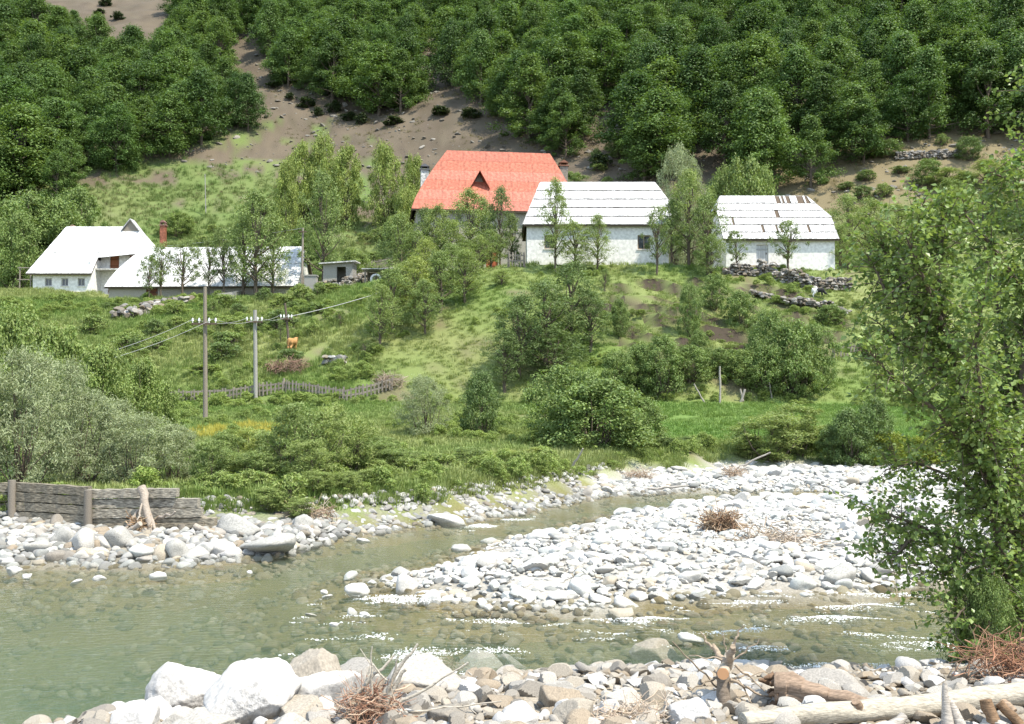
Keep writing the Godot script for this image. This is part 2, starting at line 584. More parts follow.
func make_protos() -> void:
	var dome := [0.6, 0.92, 1.0, 0.97, 0.86, 0.66, 0.36]
	var cone := [0.75, 1.0, 0.97, 0.85, 0.66, 0.45, 0.12]
	var tall := [0.5, 0.85, 1.0, 0.95, 0.85, 0.7, 0.45, 0.15]
	var fan := [0.35, 0.55, 0.75, 0.9, 1.0, 0.9, 0.5]
	protos.forest = []
	var shapes := [cone, [0.8, 1.0, 0.9, 0.72, 0.5, 0.28, 0.05], tall, [0.7, 1.0, 0.85, 0.66, 0.45, 0.25, 0.05], [0.5, 0.85, 1.0, 0.95, 0.8, 0.55, 0.2]]
	for i in 8:
		var t := rr(0.0, 1.0)
		protos.forest.append(make_plant("forest_tree", rr(9.0, 11.5), rr(5.6, 7.6), rr(0.04, 0.12), shapes[i % 5], 105, 135, rr(0.8, 1.15), 0.25, 0.15, Color(0.065, 0.13, 0.032).lerp(Color(0.09, 0.15, 0.04), t), Color(0.115, 0.20, 0.054).lerp(Color(0.155, 0.235, 0.068), t), 0.6, 1))
	protos.light_tree = []
	for i in 5:
		protos.light_tree.append(make_plant("light_tree", 6.0, 3.6, 0.2, tall, 75, 85, 0.55, 0.15, 0.06, Color(0.16, 0.235, 0.075), Color(0.25, 0.31, 0.12), 0.35, 1, Vector3(0.35, 0.4, 0)))
	protos.orchard = []
	for i in 4:
		protos.orchard.append(make_plant("orchard_tree", 4.0, 3.0, 0.3, [0.4, 0.9, 1.0, 0.9, 0.6, 0.3], 46, 60, 0.36, 0.13, 0.06, Color(0.14, 0.20, 0.065), Color(0.20, 0.255, 0.095), 0.4, 1, Vector3.ZERO, rr(-0.05, 0.05)))
	protos.willow = []
	for i in 4:
		protos.willow.append(make_plant("willow_bush", 3.4, 3.2, 0.05, dome, 130, 100, 0.36, 0.12, 0.032, Color(0.24, 0.29, 0.155), Color(0.35, 0.39, 0.24), 0.3, 5, Vector3(0.1, 0.5, 0)))
	protos.green = []
	for i in 4:
		protos.green.append(make_plant("green_bush", 3.0, 3.4, 0.04, [0.6, 0.95, 1.0, 0.9, 0.85, 0.6, 0.3], 120, 105, 0.4, 0.115, 0.066, Color(0.135, 0.21, 0.06), Color(0.22, 0.285, 0.10), 0.5, 5, Vector3(0, 0.2, 0)))
	protos.shoots = []
	for i in 4:
		protos.shoots.append(make_plant("upright_bush", 3.0, 2.0, 0.05, fan, 95, 100, 0.3, 0.12, 0.036, Color(0.165, 0.24, 0.075), Color(0.26, 0.315, 0.125), 0.2, 6, Vector3(0, 0.9, 0)))
	protos.lime = []
	for i in 2:
		protos.lime.append(make_plant("lime_bush", 2.2, 2.6, 0.03, dome, 80, 80, 0.28, 0.11, 0.06, Color(0.17, 0.22, 0.03), Color(0.26, 0.30, 0.05), 0.6, 5))
	protos.weedy = []
	for i in 3:
		protos.weedy.append(make_plant("low_bush", 1.0, 1.4, 0.02, dome, 40, 55, 0.2, 0.12, 0.05, Color(0.155, 0.235, 0.065), Color(0.25, 0.305, 0.115), 0.4, 5, Vector3(0, 0.4, 0)))
	protos.dark_shrub = []
	for i in 2:
		protos.dark_shrub.append(make_plant("dark_shrub", 1.6, 2.4, 0.02, dome, 36, 45, 0.4, 0.28, 0.16, Color(0.03, 0.05, 0.018), Color(0.05, 0.075, 0.025), 0.7, 4))

func plant(kind: String, called: String, p: Vector3, h: float, w: float, label: String, group: String, tone := "leaf", cat := "bush") -> Node3D:
	var src: Node3D = protos[kind][rng.randi() % protos[kind].size()]
	var o: Node3D = src.duplicate()
	o.name = numbered(called)
	add_child(o)
	o.position = p - Vector3(0, 0.05, 0)
	o.rotation.y = rng.randf() * TAU
	var kw: float = w / float(src.get_meta("w"))
	o.scale = Vector3(kw, h / float(src.get_meta("h")), kw)
	tag(o, label, cat, group)
	if not rows.has(label):
		rows[label] = []
	rows[label].append(o)
	for ch in o.get_children():
		if ch.name == "crown" or ch.name == "foliage":
			ch.material_override = M[tone]
	return o

# px column, distance, width in px, row of the top
var rows := {}
const RANK := ["nearest", "second nearest", "third nearest", "fourth nearest", "fifth nearest", "sixth nearest", "seventh nearest", "eighth nearest", "ninth nearest", "tenth nearest", "eleventh nearest", "twelfth nearest"]
func rank(label: String, short: String, what: String, where: Vector3) -> void:    # tells look-alikes apart by how near each stands to a thing one can find
	if not rows.has(label):
		print("no row ", label)
		return
	var list: Array = rows[label]
	list.sort_custom(func(a, b): return a.position.distance_to(where) < b.position.distance_to(where))
	for i in list.size():
		list[i].set_meta("label", "%s, %s to %s" % [short, RANK[i], what])

func bush(kind: String, called: String, px: float, d: float, wpx: float, top: float, label: String, group := "", tone := "leaf", cat := "bush") -> Node3D:
	var g := gx(px, d)
	var h := maxf(0.5, at(px, top, d).y - g.y)
	return plant(kind, called, g, h, minf(wpx / F * d, h * 1.9), label, group, tone, cat)

# ---------------------------------------------------------------- rocks
func rock_mesh(sd: int, planes: int, round_off: float, rough: float, seg := 18) -> ArrayMesh:
	var r := RandomNumberGenerator.new()
	r.seed = sd
	var ns := []
	var ds := []
	for i in planes:
		ns.append(Vector3(r.randfn(), r.randfn(), r.randfn()).normalized())
		ds.append(r.randf_range(0.58, 1.0))
	var sm := SphereMesh.new()
	sm.radius = 1.0
	sm.height = 2.0
	sm.radial_segments = seg
	sm.rings = seg / 2
	var arr := sm.get_mesh_arrays()
	var vs: PackedVector3Array = arr[Mesh.ARRAY_VERTEX]
	var ix: PackedInt32Array = arr[Mesh.ARRAY_INDEX]
	var tilt := Basis(Vector3(r.randfn(), r.randfn(), r.randfn()).normalized(), r.randf() * 3.0)
	var moved := PackedVector3Array()
	for p in vs:
		var u := tilt * p.normalized()
		var best := 1.25
		if round_off > 0.0:
			var acc := pow(1.0 / 1.25, round_off)
			for i in planes:
				var k: float = ns[i].dot(u)
				if k > 0.05:
					acc += pow(k / ds[i], round_off)
			best = pow(acc, -1.0 / round_off)
		else:
			for i in planes:
				var k2: float = ns[i].dot(u)
				if k2 > 0.05:
					best = minf(best, ds[i] / k2)
		best *= 1.0 + rough * (n1.get_noise_3d(u.x * 26.0 + sd * 7.0, u.y * 26.0, u.z * 26.0) + 0.4 * n3.get_noise_3d(u.x * 60.0, u.y * 60.0 + sd, u.z * 60.0))
		moved.append(u * best)
	if round_off == 0.0:                      # broken stone: every face keeps the slant of its break
		var mb := MB.new()
		for k in range(0, ix.size(), 3):
			var a := moved[ix[k]]
			var b := moved[ix[k + 1]]
			var c := moved[ix[k + 2]]
			var u2 := ((a + b + c) / 3.0).normalized()
			var nr := u2
			var far := 1.0 / 1.25
			for q in planes:
				if ns[q].dot(u2) / ds[q] > far:
					far = ns[q].dot(u2) / ds[q]
					nr = ns[q]
			if (b - a).cross(c - a).length() > 1e-7:
				mb.tri(a, b, c, nr, nr, nr)
		return mb.mesh()
	var st := SurfaceTool.new()
	st.begin(Mesh.PRIMITIVE_TRIANGLES)
	st.set_smooth_group(0)
	for k in ix:
		st.set_color(Color.WHITE)
		st.add_vertex(moved[k])
	st.index()
	st.generate_normals()
	return st.commit()

var rocks := {}
var stone_mats := {}
func stone_mat(i: int, pale: Array) -> StandardMaterial3D:
	var key := "%s%d" % [pale[0], i]
	if not stone_mats.has(key):
		var m: StandardMaterial3D = M.stone.duplicate()
		m.albedo_color = Color(pale[1 + i]).linear_to_srgb()
		stone_mats[key] = m
	return stone_mats[key]

var PALE := ["pale", Color(0.635, 0.623, 0.594), Color(0.586, 0.591, 0.554), Color(0.553, 0.533, 0.491), Color(0.448, 0.437, 0.404), Color(0.488, 0.429, 0.341), Color(0.326, 0.331, 0.317)]
var RUBBLE := ["rubble", Color(0.471, 0.443, 0.399), Color(0.420, 0.375, 0.312), Color(0.360, 0.298, 0.226), Color(0.394, 0.367, 0.330), Color(0.300, 0.272, 0.234), Color(0.600, 0.580, 0.557)]

func stone(called: String, fam: String, p: Vector3, s: Vector3, pal: Array, tone: int, label: String, group := "", sink := 0.35, cat := "stone") -> MeshInstance3D:
	var ms: Array = rocks[fam]
	var hue: String = (["white", "white", "pale grey", "grey", "tan", "dark grey"] if pal[0] == "pale" else ["pale grey", "tan", "brown", "grey", "dark grey", "white"])[tone]
	var o := solo(called, ms[rng.randi() % ms.size()], stone_mat(tone, pal), label.replace("HUE", hue), cat, p, group)
	var b := Basis.from_euler(Vector3(rr(-0.3, 0.3), rng.randf() * TAU, rr(-0.3, 0.3)))
	if fam == "big":                       # the boulders of the heap lie flat on broken faces
		var k: int = names["boulder"]
		o.mesh = ms[k % ms.size()]
		b = Basis.from_euler(Vector3(0.12 * sin(k * 2.1), k * 1.7, 0.12 * cos(k * 1.3)))
	o.basis = Basis(b.x * s.x, b.y * s.y, b.z * s.z)
	o.position.y += s.y * (1.0 - 2.0 * sink) * 0.8
	return o

func tone_pick() -> int:
	var k := rng.randf()
	return 0 if k < 0.34 else 1 if k < 0.62 else 2 if k < 0.8 else 3 if k < 0.9 else 4 if k < 0.96 else 5

# ---------------------------------------------------------------- buildings
func wall_panel(mb: MB, x0: float, x1: float, y0: float, y1: float, zf: float, th: float, holes: Array) -> void:
	var xs := [x0, x1]
	var ys := [y0, y1]
	for q in holes:
		xs.append_array([q[0], q[1]])
		ys.append_array([q[2], q[3]])
	xs.sort()
	ys.sort()
	for i in xs.size() - 1:
		for j in ys.size() - 1:
			if xs[i + 1] - xs[i] < 0.001 or ys[j + 1] - ys[j] < 0.001:
				continue
			var m := Vector2((xs[i] + xs[i + 1]) / 2.0, (ys[j] + ys[j + 1]) / 2.0)
			var open := false
			for q in holes:
				open = open or (m.x > q[0] and m.x < q[1] and m.y > q[2] and m.y < q[3])
			if not open:
				mb.box(Vector3(xs[i], ys[j], zf - th), Vector3(xs[i + 1], ys[j + 1], zf))

func window(root: Node3D, q: Array, zf: float, frame_col: Color, cross := true) -> void:
	var w := Node3D.new()
	w.name = "window"
	root.add_child(w, true)
	var f := MB.new()
	f.col = frame_col
	var z0 := zf - 0.2
	var z1 := zf - 0.12
	var t := 0.08
	f.box(Vector3(q[0], q[2], z0), Vector3(q[0] + t, q[3], z1))
	f.box(Vector3(q[1] - t, q[2], z0), Vector3(q[1], q[3], z1))
	f.box(Vector3(q[0] + t, q[2], z0), Vector3(q[1] - t, q[2] + t, z1))
	f.box(Vector3(q[0] + t, q[3] - t, z0), Vector3(q[1] - t, q[3], z1))
	if cross:
		var mx: float = (q[0] + q[1]) / 2.0
		f.box(Vector3(mx - 0.03, q[2] + t, z0 + 0.01), Vector3(mx + 0.03, q[3] - t, z1 - 0.01))
	part("frame", f.mesh(), M.plain, w)
	var p := MB.new()
	p.box(Vector3(q[0] + 0.02, q[2] + 0.02, z0 - 0.03), Vector3(q[1] - 0.02, q[3] - 0.02, z0 + 0.02))
	part("pane", p.mesh(), M.pane, w)
	var s := MB.new()
	s.col = Color(0.6, 0.58, 0.54)
	s.box(Vector3(q[0] - 0.08, q[2] - 0.07, zf - 0.1), Vector3(q[1] + 0.08, q[2] - 0.005, zf + 0.07))
	part("sill", s.mesh(), M.plain, w)

func door(root: Node3D, q: Array, zf: float, col: Color) -> void:
	var mb := MB.new()
	var n := 5
	for i in n:
		mb.col = col * rr(0.85, 1.15)
		var a: float = lerpf(q[0], q[1], float(i) / n)
		var b: float = lerpf(q[0], q[1], float(i + 1) / n)
		mb.box(Vector3(a + 0.008, q[2], zf - 0.22), Vector3(b - 0.008, q[3], zf - 0.14))
	mb.col = col * 0.7
	mb.box(Vector3(q[0], q[2] + 0.3, zf - 0.14), Vector3(q[1], q[2] + 0.42, zf - 0.11))
	mb.box(Vector3(q[0], q[3] - 0.45, zf - 0.14), Vector3(q[1], q[3] - 0.33, zf - 0.11))
	var dn := part("door", mb.mesh(), M.plain, root)
	var h := MB.new()
	h.col = Color(0.1, 0.1, 0.1)
	h.box(Vector3(q[1] - 0.18, q[2] + 0.95, zf - 0.14), Vector3(q[1] - 0.12, q[2] + 1.1, zf - 0.07))
	part("handle", h.mesh(), M.plain, dn)

# lays courses of boards on a slope: a = lower left, e = along the eave, up = full climb, lf/rf = limits along e for a share s of the climb
func lay(root: Node3D, called: String, a: Vector3, e: Vector3, up: Vector3, lf: Callable, rf: Callable, n: int, bw: float, lift: float, cols: Array, gap: float, miss: Callable, slit := 0.0) -> void:
	var nrm := e.cross(up).normalized()
	if nrm.y < 0.0:
		nrm = -nrm
	for i in n:
		var s0 := float(i) / n
		var s1 := minf(1.0, (i + 1.12) / n) if slit == 0.0 or i == n - 1 else float(i + 1) / n - slit / up.length()
		var mb := MB.new()
		var x: float = minf(lf.call(s0), lf.call(s1)) - rng.randf() * bw
		var end: float = maxf(rf.call(s0), rf.call(s1))
		while x < end:
			var w := bw * rr(0.75, 1.25)
			var gone: bool = miss.call(s0, x)
			if gone and mb.v.size():
				part(called, mb.mesh(), M.roof, root)
				mb = MB.new()
			if not gone:
				var j := rr(-0.02, 0.02) / up.length()
				var b0 := maxf(0.0, s0 + j - 0.012)
				var l0 := clampf(x + gap, lf.call(b0), rf.call(b0))
				var r0 := clampf(x + w, lf.call(b0), rf.call(b0))
				var l1 := clampf(x + gap, lf.call(s1), rf.call(s1))
				var r1 := clampf(x + w, lf.call(s1), rf.call(s1))
				if r0 - l0 > 0.01 or r1 - l1 > 0.01:
					mb.col = Color(cols[rng.randi() % cols.size()]) * rr(0.92, 1.06)
					var k := lift * rr(0.7, 1.2)
					var p0 := a + up * b0 + nrm * (0.015 + k)
					var p1 := a + up * s1 + nrm * 0.015
					var th := nrm * 0.028
					mb.hexa([p0 + e * l0, p0 + e * r0, p1 + e * r1, p1 + e * l1, p0 + e * l0 + th, p0 + e * r0 + th, p1 + e * r1 + th, p1 + e * l1 + th])
			x += w
		if mb.v.size():
			part(called, mb.mesh(), M.roof, root)

func roof(root: Node3D, o: Dictionary) -> void:
	var lx: float = o.length / 2.0 + o.over
	var half: float = o.width / 2.0 + o.over
	var k: float = (o.ridge - o.eave) / (o.width / 2.0)
	var y0: float = o.eave - o.over * k
	var rise: float = o.ridge - y0
	var curve: float = o.get("curve", 1.0)
	var cutx: float = o.get("cutx", 1e6)
	var cuts: float = o.get("cuts", 0.0)
	var lf := func(s: float) -> float: return -lx + (0.0 if s <= 1.0 - o.fl else o.il * pow((s - 1.0 + o.fl) / o.fl, curve))
	var rf := func(s: float) -> float: return minf(cutx if s < cuts - 0.001 else 1e6, lx - (0.0 if s <= 1.0 - o.fr else o.ir * pow((s - 1.0 + o.fr) / o.fr, curve)))
	var deck := MB.new()
	deck.col = Color.WHITE
	var th := Vector3(0, -0.12, 0)
	var ss := []
	for i in 13:
		ss.append(i / 12.0)
	if cuts > 0.0:
		ss.append_array([cuts, cuts - 0.002])
	ss.sort()
	for side in [1.0, -1.0]:
		for i in ss.size() - 1:
			var s0: float = ss[i]
			var s1: float = ss[i + 1]
			var q := []
			for m in [th, Vector3.ZERO]:
				for u in [[s0, lf], [s0, rf], [s1, rf], [s1, lf]]:
					var xx: float = u[1].call(u[0]) if side > 0.0 else (maxf(u[1].call(maxf(u[0], cuts)), -1e5))
					q.append(Vector3(xx, y0 + rise * u[0], side * half * (1.0 - u[0])) + m)
			deck.hexa(q)
	# hip ends
	for e in [[-1.0, lf, o.fl, o.il], [1.0, rf, o.fr, o.ir]]:
		if e[2] <= 0.0 or e[3] <= 0.0:
			continue
		for i in 8:
			var s0 := 1.0 - float(e[2]) + float(e[2]) * i / 8.0
			var s1 := 1.0 - float(e[2]) + float(e[2]) * (i + 1) / 8.0
			var a0 := Vector3(e[1].call(maxf(s0, cuts + 0.001)), y0 + rise * s0, half * (1.0 - s0))
			var a1 := Vector3(e[1].call(maxf(s1, cuts + 0.001)), y0 + rise * s1, half * (1.0 - s1))
			var fl := Vector3(1, 1, -1)
			var sh: Vector3 = Vector3(-float(e[0]) * 0.12, 0, 0)
			deck.hexa([a0 + sh, a0 * fl + sh, a1 * fl + sh, a1 + sh, a0, a0 * fl, a1 * fl, a1])
		# boards on the hip
		var ax: float = e[1].call(maxf(1.0 - float(e[2]), cuts + 0.001))
		var hw: float = half * float(e[2])
		var al := Vector3(ax, y0 + rise * (1.0 - float(e[2])), -hw * float(e[0]) * -1.0)
		var ee := Vector3(0, 0, -float(e[0])) if true else Vector3.ZERO
		var upv := Vector3(-float(e[0]) * float(e[3]), rise * float(e[2]), 0)
		if curve == 1.0:
			al = Vector3(ax, al.y, float(e[0]) * hw)
			lay(root, "roof_course", al, ee, upv, func(s: float) -> float: return hw * s, func(s: float) -> float: return 2.0 * hw - hw * s, maxi(2, int(round(float(o.courses) * float(e[2])))), o.board, o.lift, o.cols, o.gap, func(_a, _b): return false)
	part("roof_deck", deck.mesh(), o.get("deck", M.dark_wood), root)
	var nomiss := func(_s: float, _x: float) -> bool: return false
	var miss: Callable = o.get("miss", nomiss)
	for side in [1.0, -1.0]:
		var a := Vector3(0, y0, side * half)
		var up := Vector3(0, rise, -side * half)
		lay(root, "roof_course", a, Vector3.RIGHT, up, lf, rf, o.courses, o.board if side > 0.0 else 2.0, o.lift, o.cols, o.gap, miss if side > 0.0 else nomiss, float(o.get('slit', 0.0)))
	# gable walls up to the hips
	for e in [[-1.0, o.fl], [1.0, o.fr]]:
		var gw := MB.new()
		var top := maxf(0.0, 1.0 - float(e[1]) - 0.03)
		var ytop: float = y0 + rise * top - 0.1
		if ytop > o.eave + 0.1:
			var zt: float = half * (1.0 - top) - 0.05
			var xo: float = float(e[0]) * o.length / 2.0
			var xi: float = float(e[0]) * (o.length / 2.0 - 0.3)
			var zb: float = o.width / 2.0
			var eb: float = o.eave - 0.1
			gw.hexa([Vector3(xi, eb, -zb), Vector3(xo, eb, -zb), Vector3(xo, eb, zb), Vector3(xi, eb, zb), Vector3(xi, ytop, -zt), Vector3(xo, ytop, -zt), Vector3(xo, ytop, zt), Vector3(xi, ytop, zt)])
			part("gable_wall", gw.mesh(), o.get("gable", M.plaster), root)

func shell(root: Node3D, l: float, w: float, y0: float, y1: float, holes: Array, m: Material, front := true) -> void:
	var mb := MB.new()
	var hx := l / 2.0
	var hz := w / 2.0
	if front:
		wall_panel(mb, -hx, hx, y0, y1, hz, 0.35, holes)
	mb.box(Vector3(-hx, y0, -hz), Vector3(hx, y1, -hz + 0.35))
	mb.box(Vector3(-hx, y0, -hz + 0.35), Vector3(-hx + 0.35, y1, hz - 0.35))
	mb.box(Vector3(hx - 0.35, y0, -hz + 0.35), Vector3(hx, y1, hz - 0.35))
	part("wall", mb.mesh(), m, root)

func chimney(root: Node3D, p: Vector3, w: float, h: float, col: Color, cap: Color) -> void:
	var mb := MB.new()
	mb.col = col
	mb.box(p + Vector3(-w / 2, -1.5, -w / 2), p + Vector3(w / 2, h, w / 2))
	var c := part("chimney", mb.mesh(), M.roof, root)
	var k := MB.new()
	k.col = cap
	var a := p + Vector3(0, h, 0)
	k.box(a + Vector3(-w * 0.65, 0.002, -w * 0.65), a + Vector3(w * 0.65, 0.1, w * 0.65))
	for sx in [-1, 1]:
		k.box(a + Vector3(sx * w * 0.4 - 0.06, 0.102, -w * 0.4), a + Vector3(sx * w * 0.4 + 0.06, 0.34, w * 0.4))
	k.hexa([a + Vector3(-w * 0.6, 0.342, -w * 0.6), a + Vector3(w * 0.6, 0.342, -w * 0.6), a + Vector3(w * 0.6, 0.342, w * 0.6), a + Vector3(-w * 0.6, 0.342, w * 0.6), a + Vector3(-0.05, 0.6, -w * 0.6), a + Vector3(0.05, 0.6, -w * 0.6), a + Vector3(0.05, 0.6, w * 0.6), a + Vector3(-0.05, 0.6, w * 0.6)])
	part("chimney_cap", k.mesh(), M.plain, c)

var WHITES := [Color(0.80, 0.80, 0.80), Color(0.76, 0.76, 0.77), Color(0.84, 0.84, 0.83), Color(0.72, 0.71, 0.71)]

# ground height and places of the houses, taken from where their walls meet the ground in the photograph
func house_pads() -> void:
	pads.append([6.9, -83.7, 6.3, 4.2, 0.0, 13.75])         # middle white house
	pads.append([22.2, -85.8, 5.4, 4.6, 0.0, 13.55])       # damaged white house
	pads.append([-1.6, -98.0, 8.0, 5.5, -0.13, 15.2])      # red-roofed house
	pads.append([-42.7, -104.0, 6.0, 5.2, 0.0, 13.65])     # left house
	pads.append([-28.5, -95.4, 9.6, 4.0, 0.04, 12.0])      # long barn
	pads.append([-13.6, -89.0, 4.0, 2.5, 0.0, 13.0])       # sheds

func stones_in_wall(root: Node3D, a: Vector3, b: Vector3, h: float, th: float, size: float, pal: Array) -> void:
	var ts := []
	var cs := PackedColorArray()
	var len := (b - a).length()
	var e := (b - a).normalized()
	var n := e.cross(Vector3.UP).normalized()
	var rows := int(ceil(h / (size * 0.75)))
	var c_seed := rr(0, 100)
	for j in rows:
		var x := rr(0, size)
		while x < len:
			for f in [-0.5, 0.0, 0.5]:
				if j > rows / 2 and n1.get_noise_2d(c_seed + x * 9.0, j * 3.0) > 0.12:
					continue
				var s := size * rr(0.4, 0.8)
				var c: Vector3 = a + e * x + n * (th * f + rr(-0.25, 0.25) * th) + Vector3(0, (j + 0.4) * size * 0.75 + rr(-0.04, 0.04), 0)
				var bs := Basis.from_euler(Vector3(rr(-0.4, 0.4), rr(0, TAU), rr(-0.4, 0.4)))
				ts.append(Transform3D(Basis(bs.x * s * rr(0.8, 1.3), bs.y * s * 0.62, bs.z * s), c))
				cs.append(Color(pal[1 + rng.randi() % (pal.size() - 1)]) * rr(0.4, 0.95))
			x += size * rr(0.8, 1.2)
	scatter("stones", rocks.angular[0], M.stone, ts, cs, "", root)

func buildings() -> void:
	# --- middle white house
	var h := thing("white_house", "long white house with intact white banded board roof beside the red-roofed house", "house", Vector3(6.9, 13.75, -83.5))
	var w1 := [3.2, 4.25, 1.35, 2.5]
	var w2 := [-4.3, -3.4, 1.4, 2.5]
	shell(h, 11.4, 7.0, -0.6, 3.62, [w1, w2], M.plaster)
	window(h, w1, 3.5, Color(0.30, 0.24, 0.18))
	window(h, w2, 3.5, Color(0.30, 0.24, 0.18))
	roof(h, {length = 11.4, width = 7.0, eave = 3.62, ridge = 7.55, over = 0.3, il = 1.5, fl = 0.99, ir = 0.9, fr = 0.45, courses = 5, board = 0.36, slit = 0.15, lift = 0.04, cols = WHITES, gap = 0.014})
	# --- damaged white house
	h = thing("white_house", "white house with gaps in its board roof above the dry stone wall", "house", Vector3(22.2, 13.55, -86.0))
	var d1 := [-2.0, -1.0, 0.55, 2.3]
	shell(h, 9.0, 7.4, -1.0, 3.0, [d1], M.plaster)
	door(h, d1, 3.7, Color(0.52, 0.53, 0.54))
	var gone := func(s: float, x: float) -> bool: return rng.randf() < (0.45 if s > 0.8 and x > 0.0 else 0.05 if x > 0.0 else 0.008)
	roof(h, {length = 9.0, width = 7.4, eave = 3.0, ridge = 7.1, over = 0.28, il = 0.6, fl = 0.3, ir = 1.5, fr = 0.5, courses = 6, board = 0.2, slit = 0.13, lift = 0.04, cols = WHITES, gap = 0.02, miss = gone})
	var st := MB.new()
	for k in 3:
		st.col = Color(0.33, 0.27, 0.2) * rr(0.9, 1.1)
		st.box(Vector3(-2.6 - 0.3 * k, 0.36 - 0.18 * k, 3.71 + 0.35 * k), Vector3(-0.4 + 0.2 * k, 0.53 - 0.18 * k, 4.05 + 0.35 * k))
	part("steps", st.mesh(), M.plain, h)
	# --- red-roofed house
	h = thing("red_roofed_house", "tall stone house under a large faded red metal roof", "house", Vector3(-2.0, 15.2, -97.6), 0.13)
	var rw := []
	for x in [-5.2, -2.4, 1.2, 4.6]:
		for y in [0.9, 3.6]:
			rw.append([x, x + 0.8, y, y + 1.15])
	var dq := [-1.0, 0.1, 0.0, 2.1]
	shell(h, 15.0, 9.0, -1.2, 6.1, rw + [dq], mat("rubble_plaster", Color(0.46, 0.43, 0.37), 0.95, 1.4))
	for q in rw:
		window(h, q, 4.5, Color(0.62, 0.58, 0.5))
	door(h, dq, 4.5, Color(0.30, 0.09, 0.045))
	var reds := [Color(0.53, 0.165, 0.105), Color(0.51, 0.16, 0.10), Color(0.55, 0.18, 0.12), Color(0.53, 0.17, 0.11), Color(0.56, 0.20, 0.14)]
	roof(h, {length = 15.0, width = 9.0, eave = 6.1, ridge = 12.2, over = 0.5, il = 3.6, fl = 0.99, ir = 2.2, fr = 0.99, courses = 6, board = 30.0, lift = 0.012, cols = reds, gap = 0.004, curve = 1.25})
	var dm := Node3D.new()
	dm.name = "dormer"
	h.add_child(dm, true)
	var dr := MB.new()
	dr.col = reds[0]
	var c := Vector3(-1.5, 7.9, 3.55)
	var ap := c + Vector3(0, 1.6, 0)
	var bk := Vector3(0, 0, -2.2)
	for sx in [-1.0, 1.0]:
		var lo := c + Vector3(sx * 0.95, -0.1, 0)
		dr.hexa([lo, ap, ap + bk, lo + Vector3(0, 0, -1.2), lo + Vector3(0, 0.06, 0), ap + Vector3(0, 0.07, 0), ap + bk + Vector3(0, 0.07, 0), lo + Vector3(0, 0.06, -1.2)])
	part("dormer_roof", dr.mesh(), M.roof, dm)
	var dg := MB.new()
	dg.quad(c + Vector3(-0.85, -0.15, -0.85), c + Vector3(0.85, -0.15, -0.85), ap + Vector3(0, -0.08, -0.85), ap + Vector3(0, -0.08, -0.85), Vector3(0, 0, 1))
	part("dormer_face", dg.mesh(), M.wood, dm)
	chimney(h, Vector3(-6.6, 7.6, 0.6), 0.75, 2.4, Color(0.74, 0.73, 0.71), Color(0.12, 0.12, 0.13))
	chimney(h, Vector3(7.2, 7.6, -0.3), 0.8, 3.4, Color(0.36, 0.31, 0.27), Color(0.20, 0.10, 0.07))
	# --- left house
	h = thing("balcony_house", "white two-storey house with steep white roof and red-brown balcony doors", "house", Vector3(-42.7, 13.65, -104.0))
	var lw := []
	for x in [-4.1, -2.45, -0.8]:
		lw.append([x, x + 0.7, 0.75, 1.55])
	var mb := MB.new()
	wall_panel(mb, -5.3, 0.55, -0.8, 2.35, 4.2, 0.35, lw)
	mb.box(Vector3(-5.3, -0.8, -4.2), Vector3(-4.95, 2.35, 3.85))
	mb.box(Vector3(0.2, -0.8, 1.2), Vector3(0.55, 3.6, 3.85))
	mb.box(Vector3(-5.3, -0.8, -4.2), Vector3(5.3, 4.2, -3.86))
	mb.box(Vector3(4.95, -0.8, -3.85), Vector3(5.3, 4.2, 1.4))
	var dlow := [1.3, 2.25, 0.15, 1.75]
	var dup1 := [1.45, 2.4, 2.75, 4.15]
	var dup2 := [3.45, 4.3, 2.75, 4.15]
	wall_panel(mb, 0.55, 5.3, -0.8, 4.35, 1.9, 0.35, [dlow, dup1, dup2])
	part("wall", mb.mesh(), M.plaster, h)
	for q in lw:
		window(h, q, 4.2, Color(0.4, 0.4, 0.38))
	for q in [dlow, dup1, dup2]:
		door(h, q, 1.9, Color(0.27, 0.11, 0.06))
	var sl := MB.new()
	sl.col = Color(0.66, 0.64, 0.6)
	sl.box(Vector3(0.56, 2.5, 1.92), Vector3(5.2, 2.66, 3.3))
	part("balcony_slab", sl.mesh(), M.roof, h)
	sl = MB.new()
	sl.col = Color(0.6, 0.58, 0.54)
	sl.box(Vector3(0.56, -0.3, 1.92), Vector3(5.2, 0.12, 3.0))
	part("door_step", sl.mesh(), M.roof, h)
	roof(h, {length = 10.9, width = 8.6, eave = 2.35, ridge = 7.45, over = 0.35, il = 1.9, fl = 0.99, ir = 2.2, fr = 0.58, courses = 9, board = 0.6, slit = 0.06, lift = 0.03, cols = [Color(0.82, 0.82, 0.82), Color(0.79, 0.79, 0.79), Color(0.84, 0.84, 0.84)], gap = 0.012, cutx = 0.75, cuts = 0.4})
	var gb := MB.new()
	gb.col = Color(0.62, 0.62, 0.62)
	for sx in [-1.0, 1.0]:
		var lo := Vector3(3.0 + sx * 0.95, 6.9, 0.75)
		var hi := Vector3(3.0, 8.1, 0.75)
		var bk2 := Vector3(0, 0, -1.3)
		gb.hexa([lo, hi, hi + bk2, lo + bk2, lo + Vector3(0, 0.1, 0), hi + Vector3(0, 0.12, 0), hi + bk2 + Vector3(0, 0.12, 0), lo + bk2 + Vector3(0, 0.1, 0)])
	part("roof_vent", gb.mesh(), M.roof, h)
	var gf := MB.new()
	gf.quad(Vector3(2.15, 6.9, 0.55), Vector3(3.85, 6.9, 0.55), Vector3(3.0, 8.05, 0.55), Vector3(3.0, 8.05, 0.55), Vector3.BACK)
	part("vent_opening", gf.mesh(), M.wood, h)
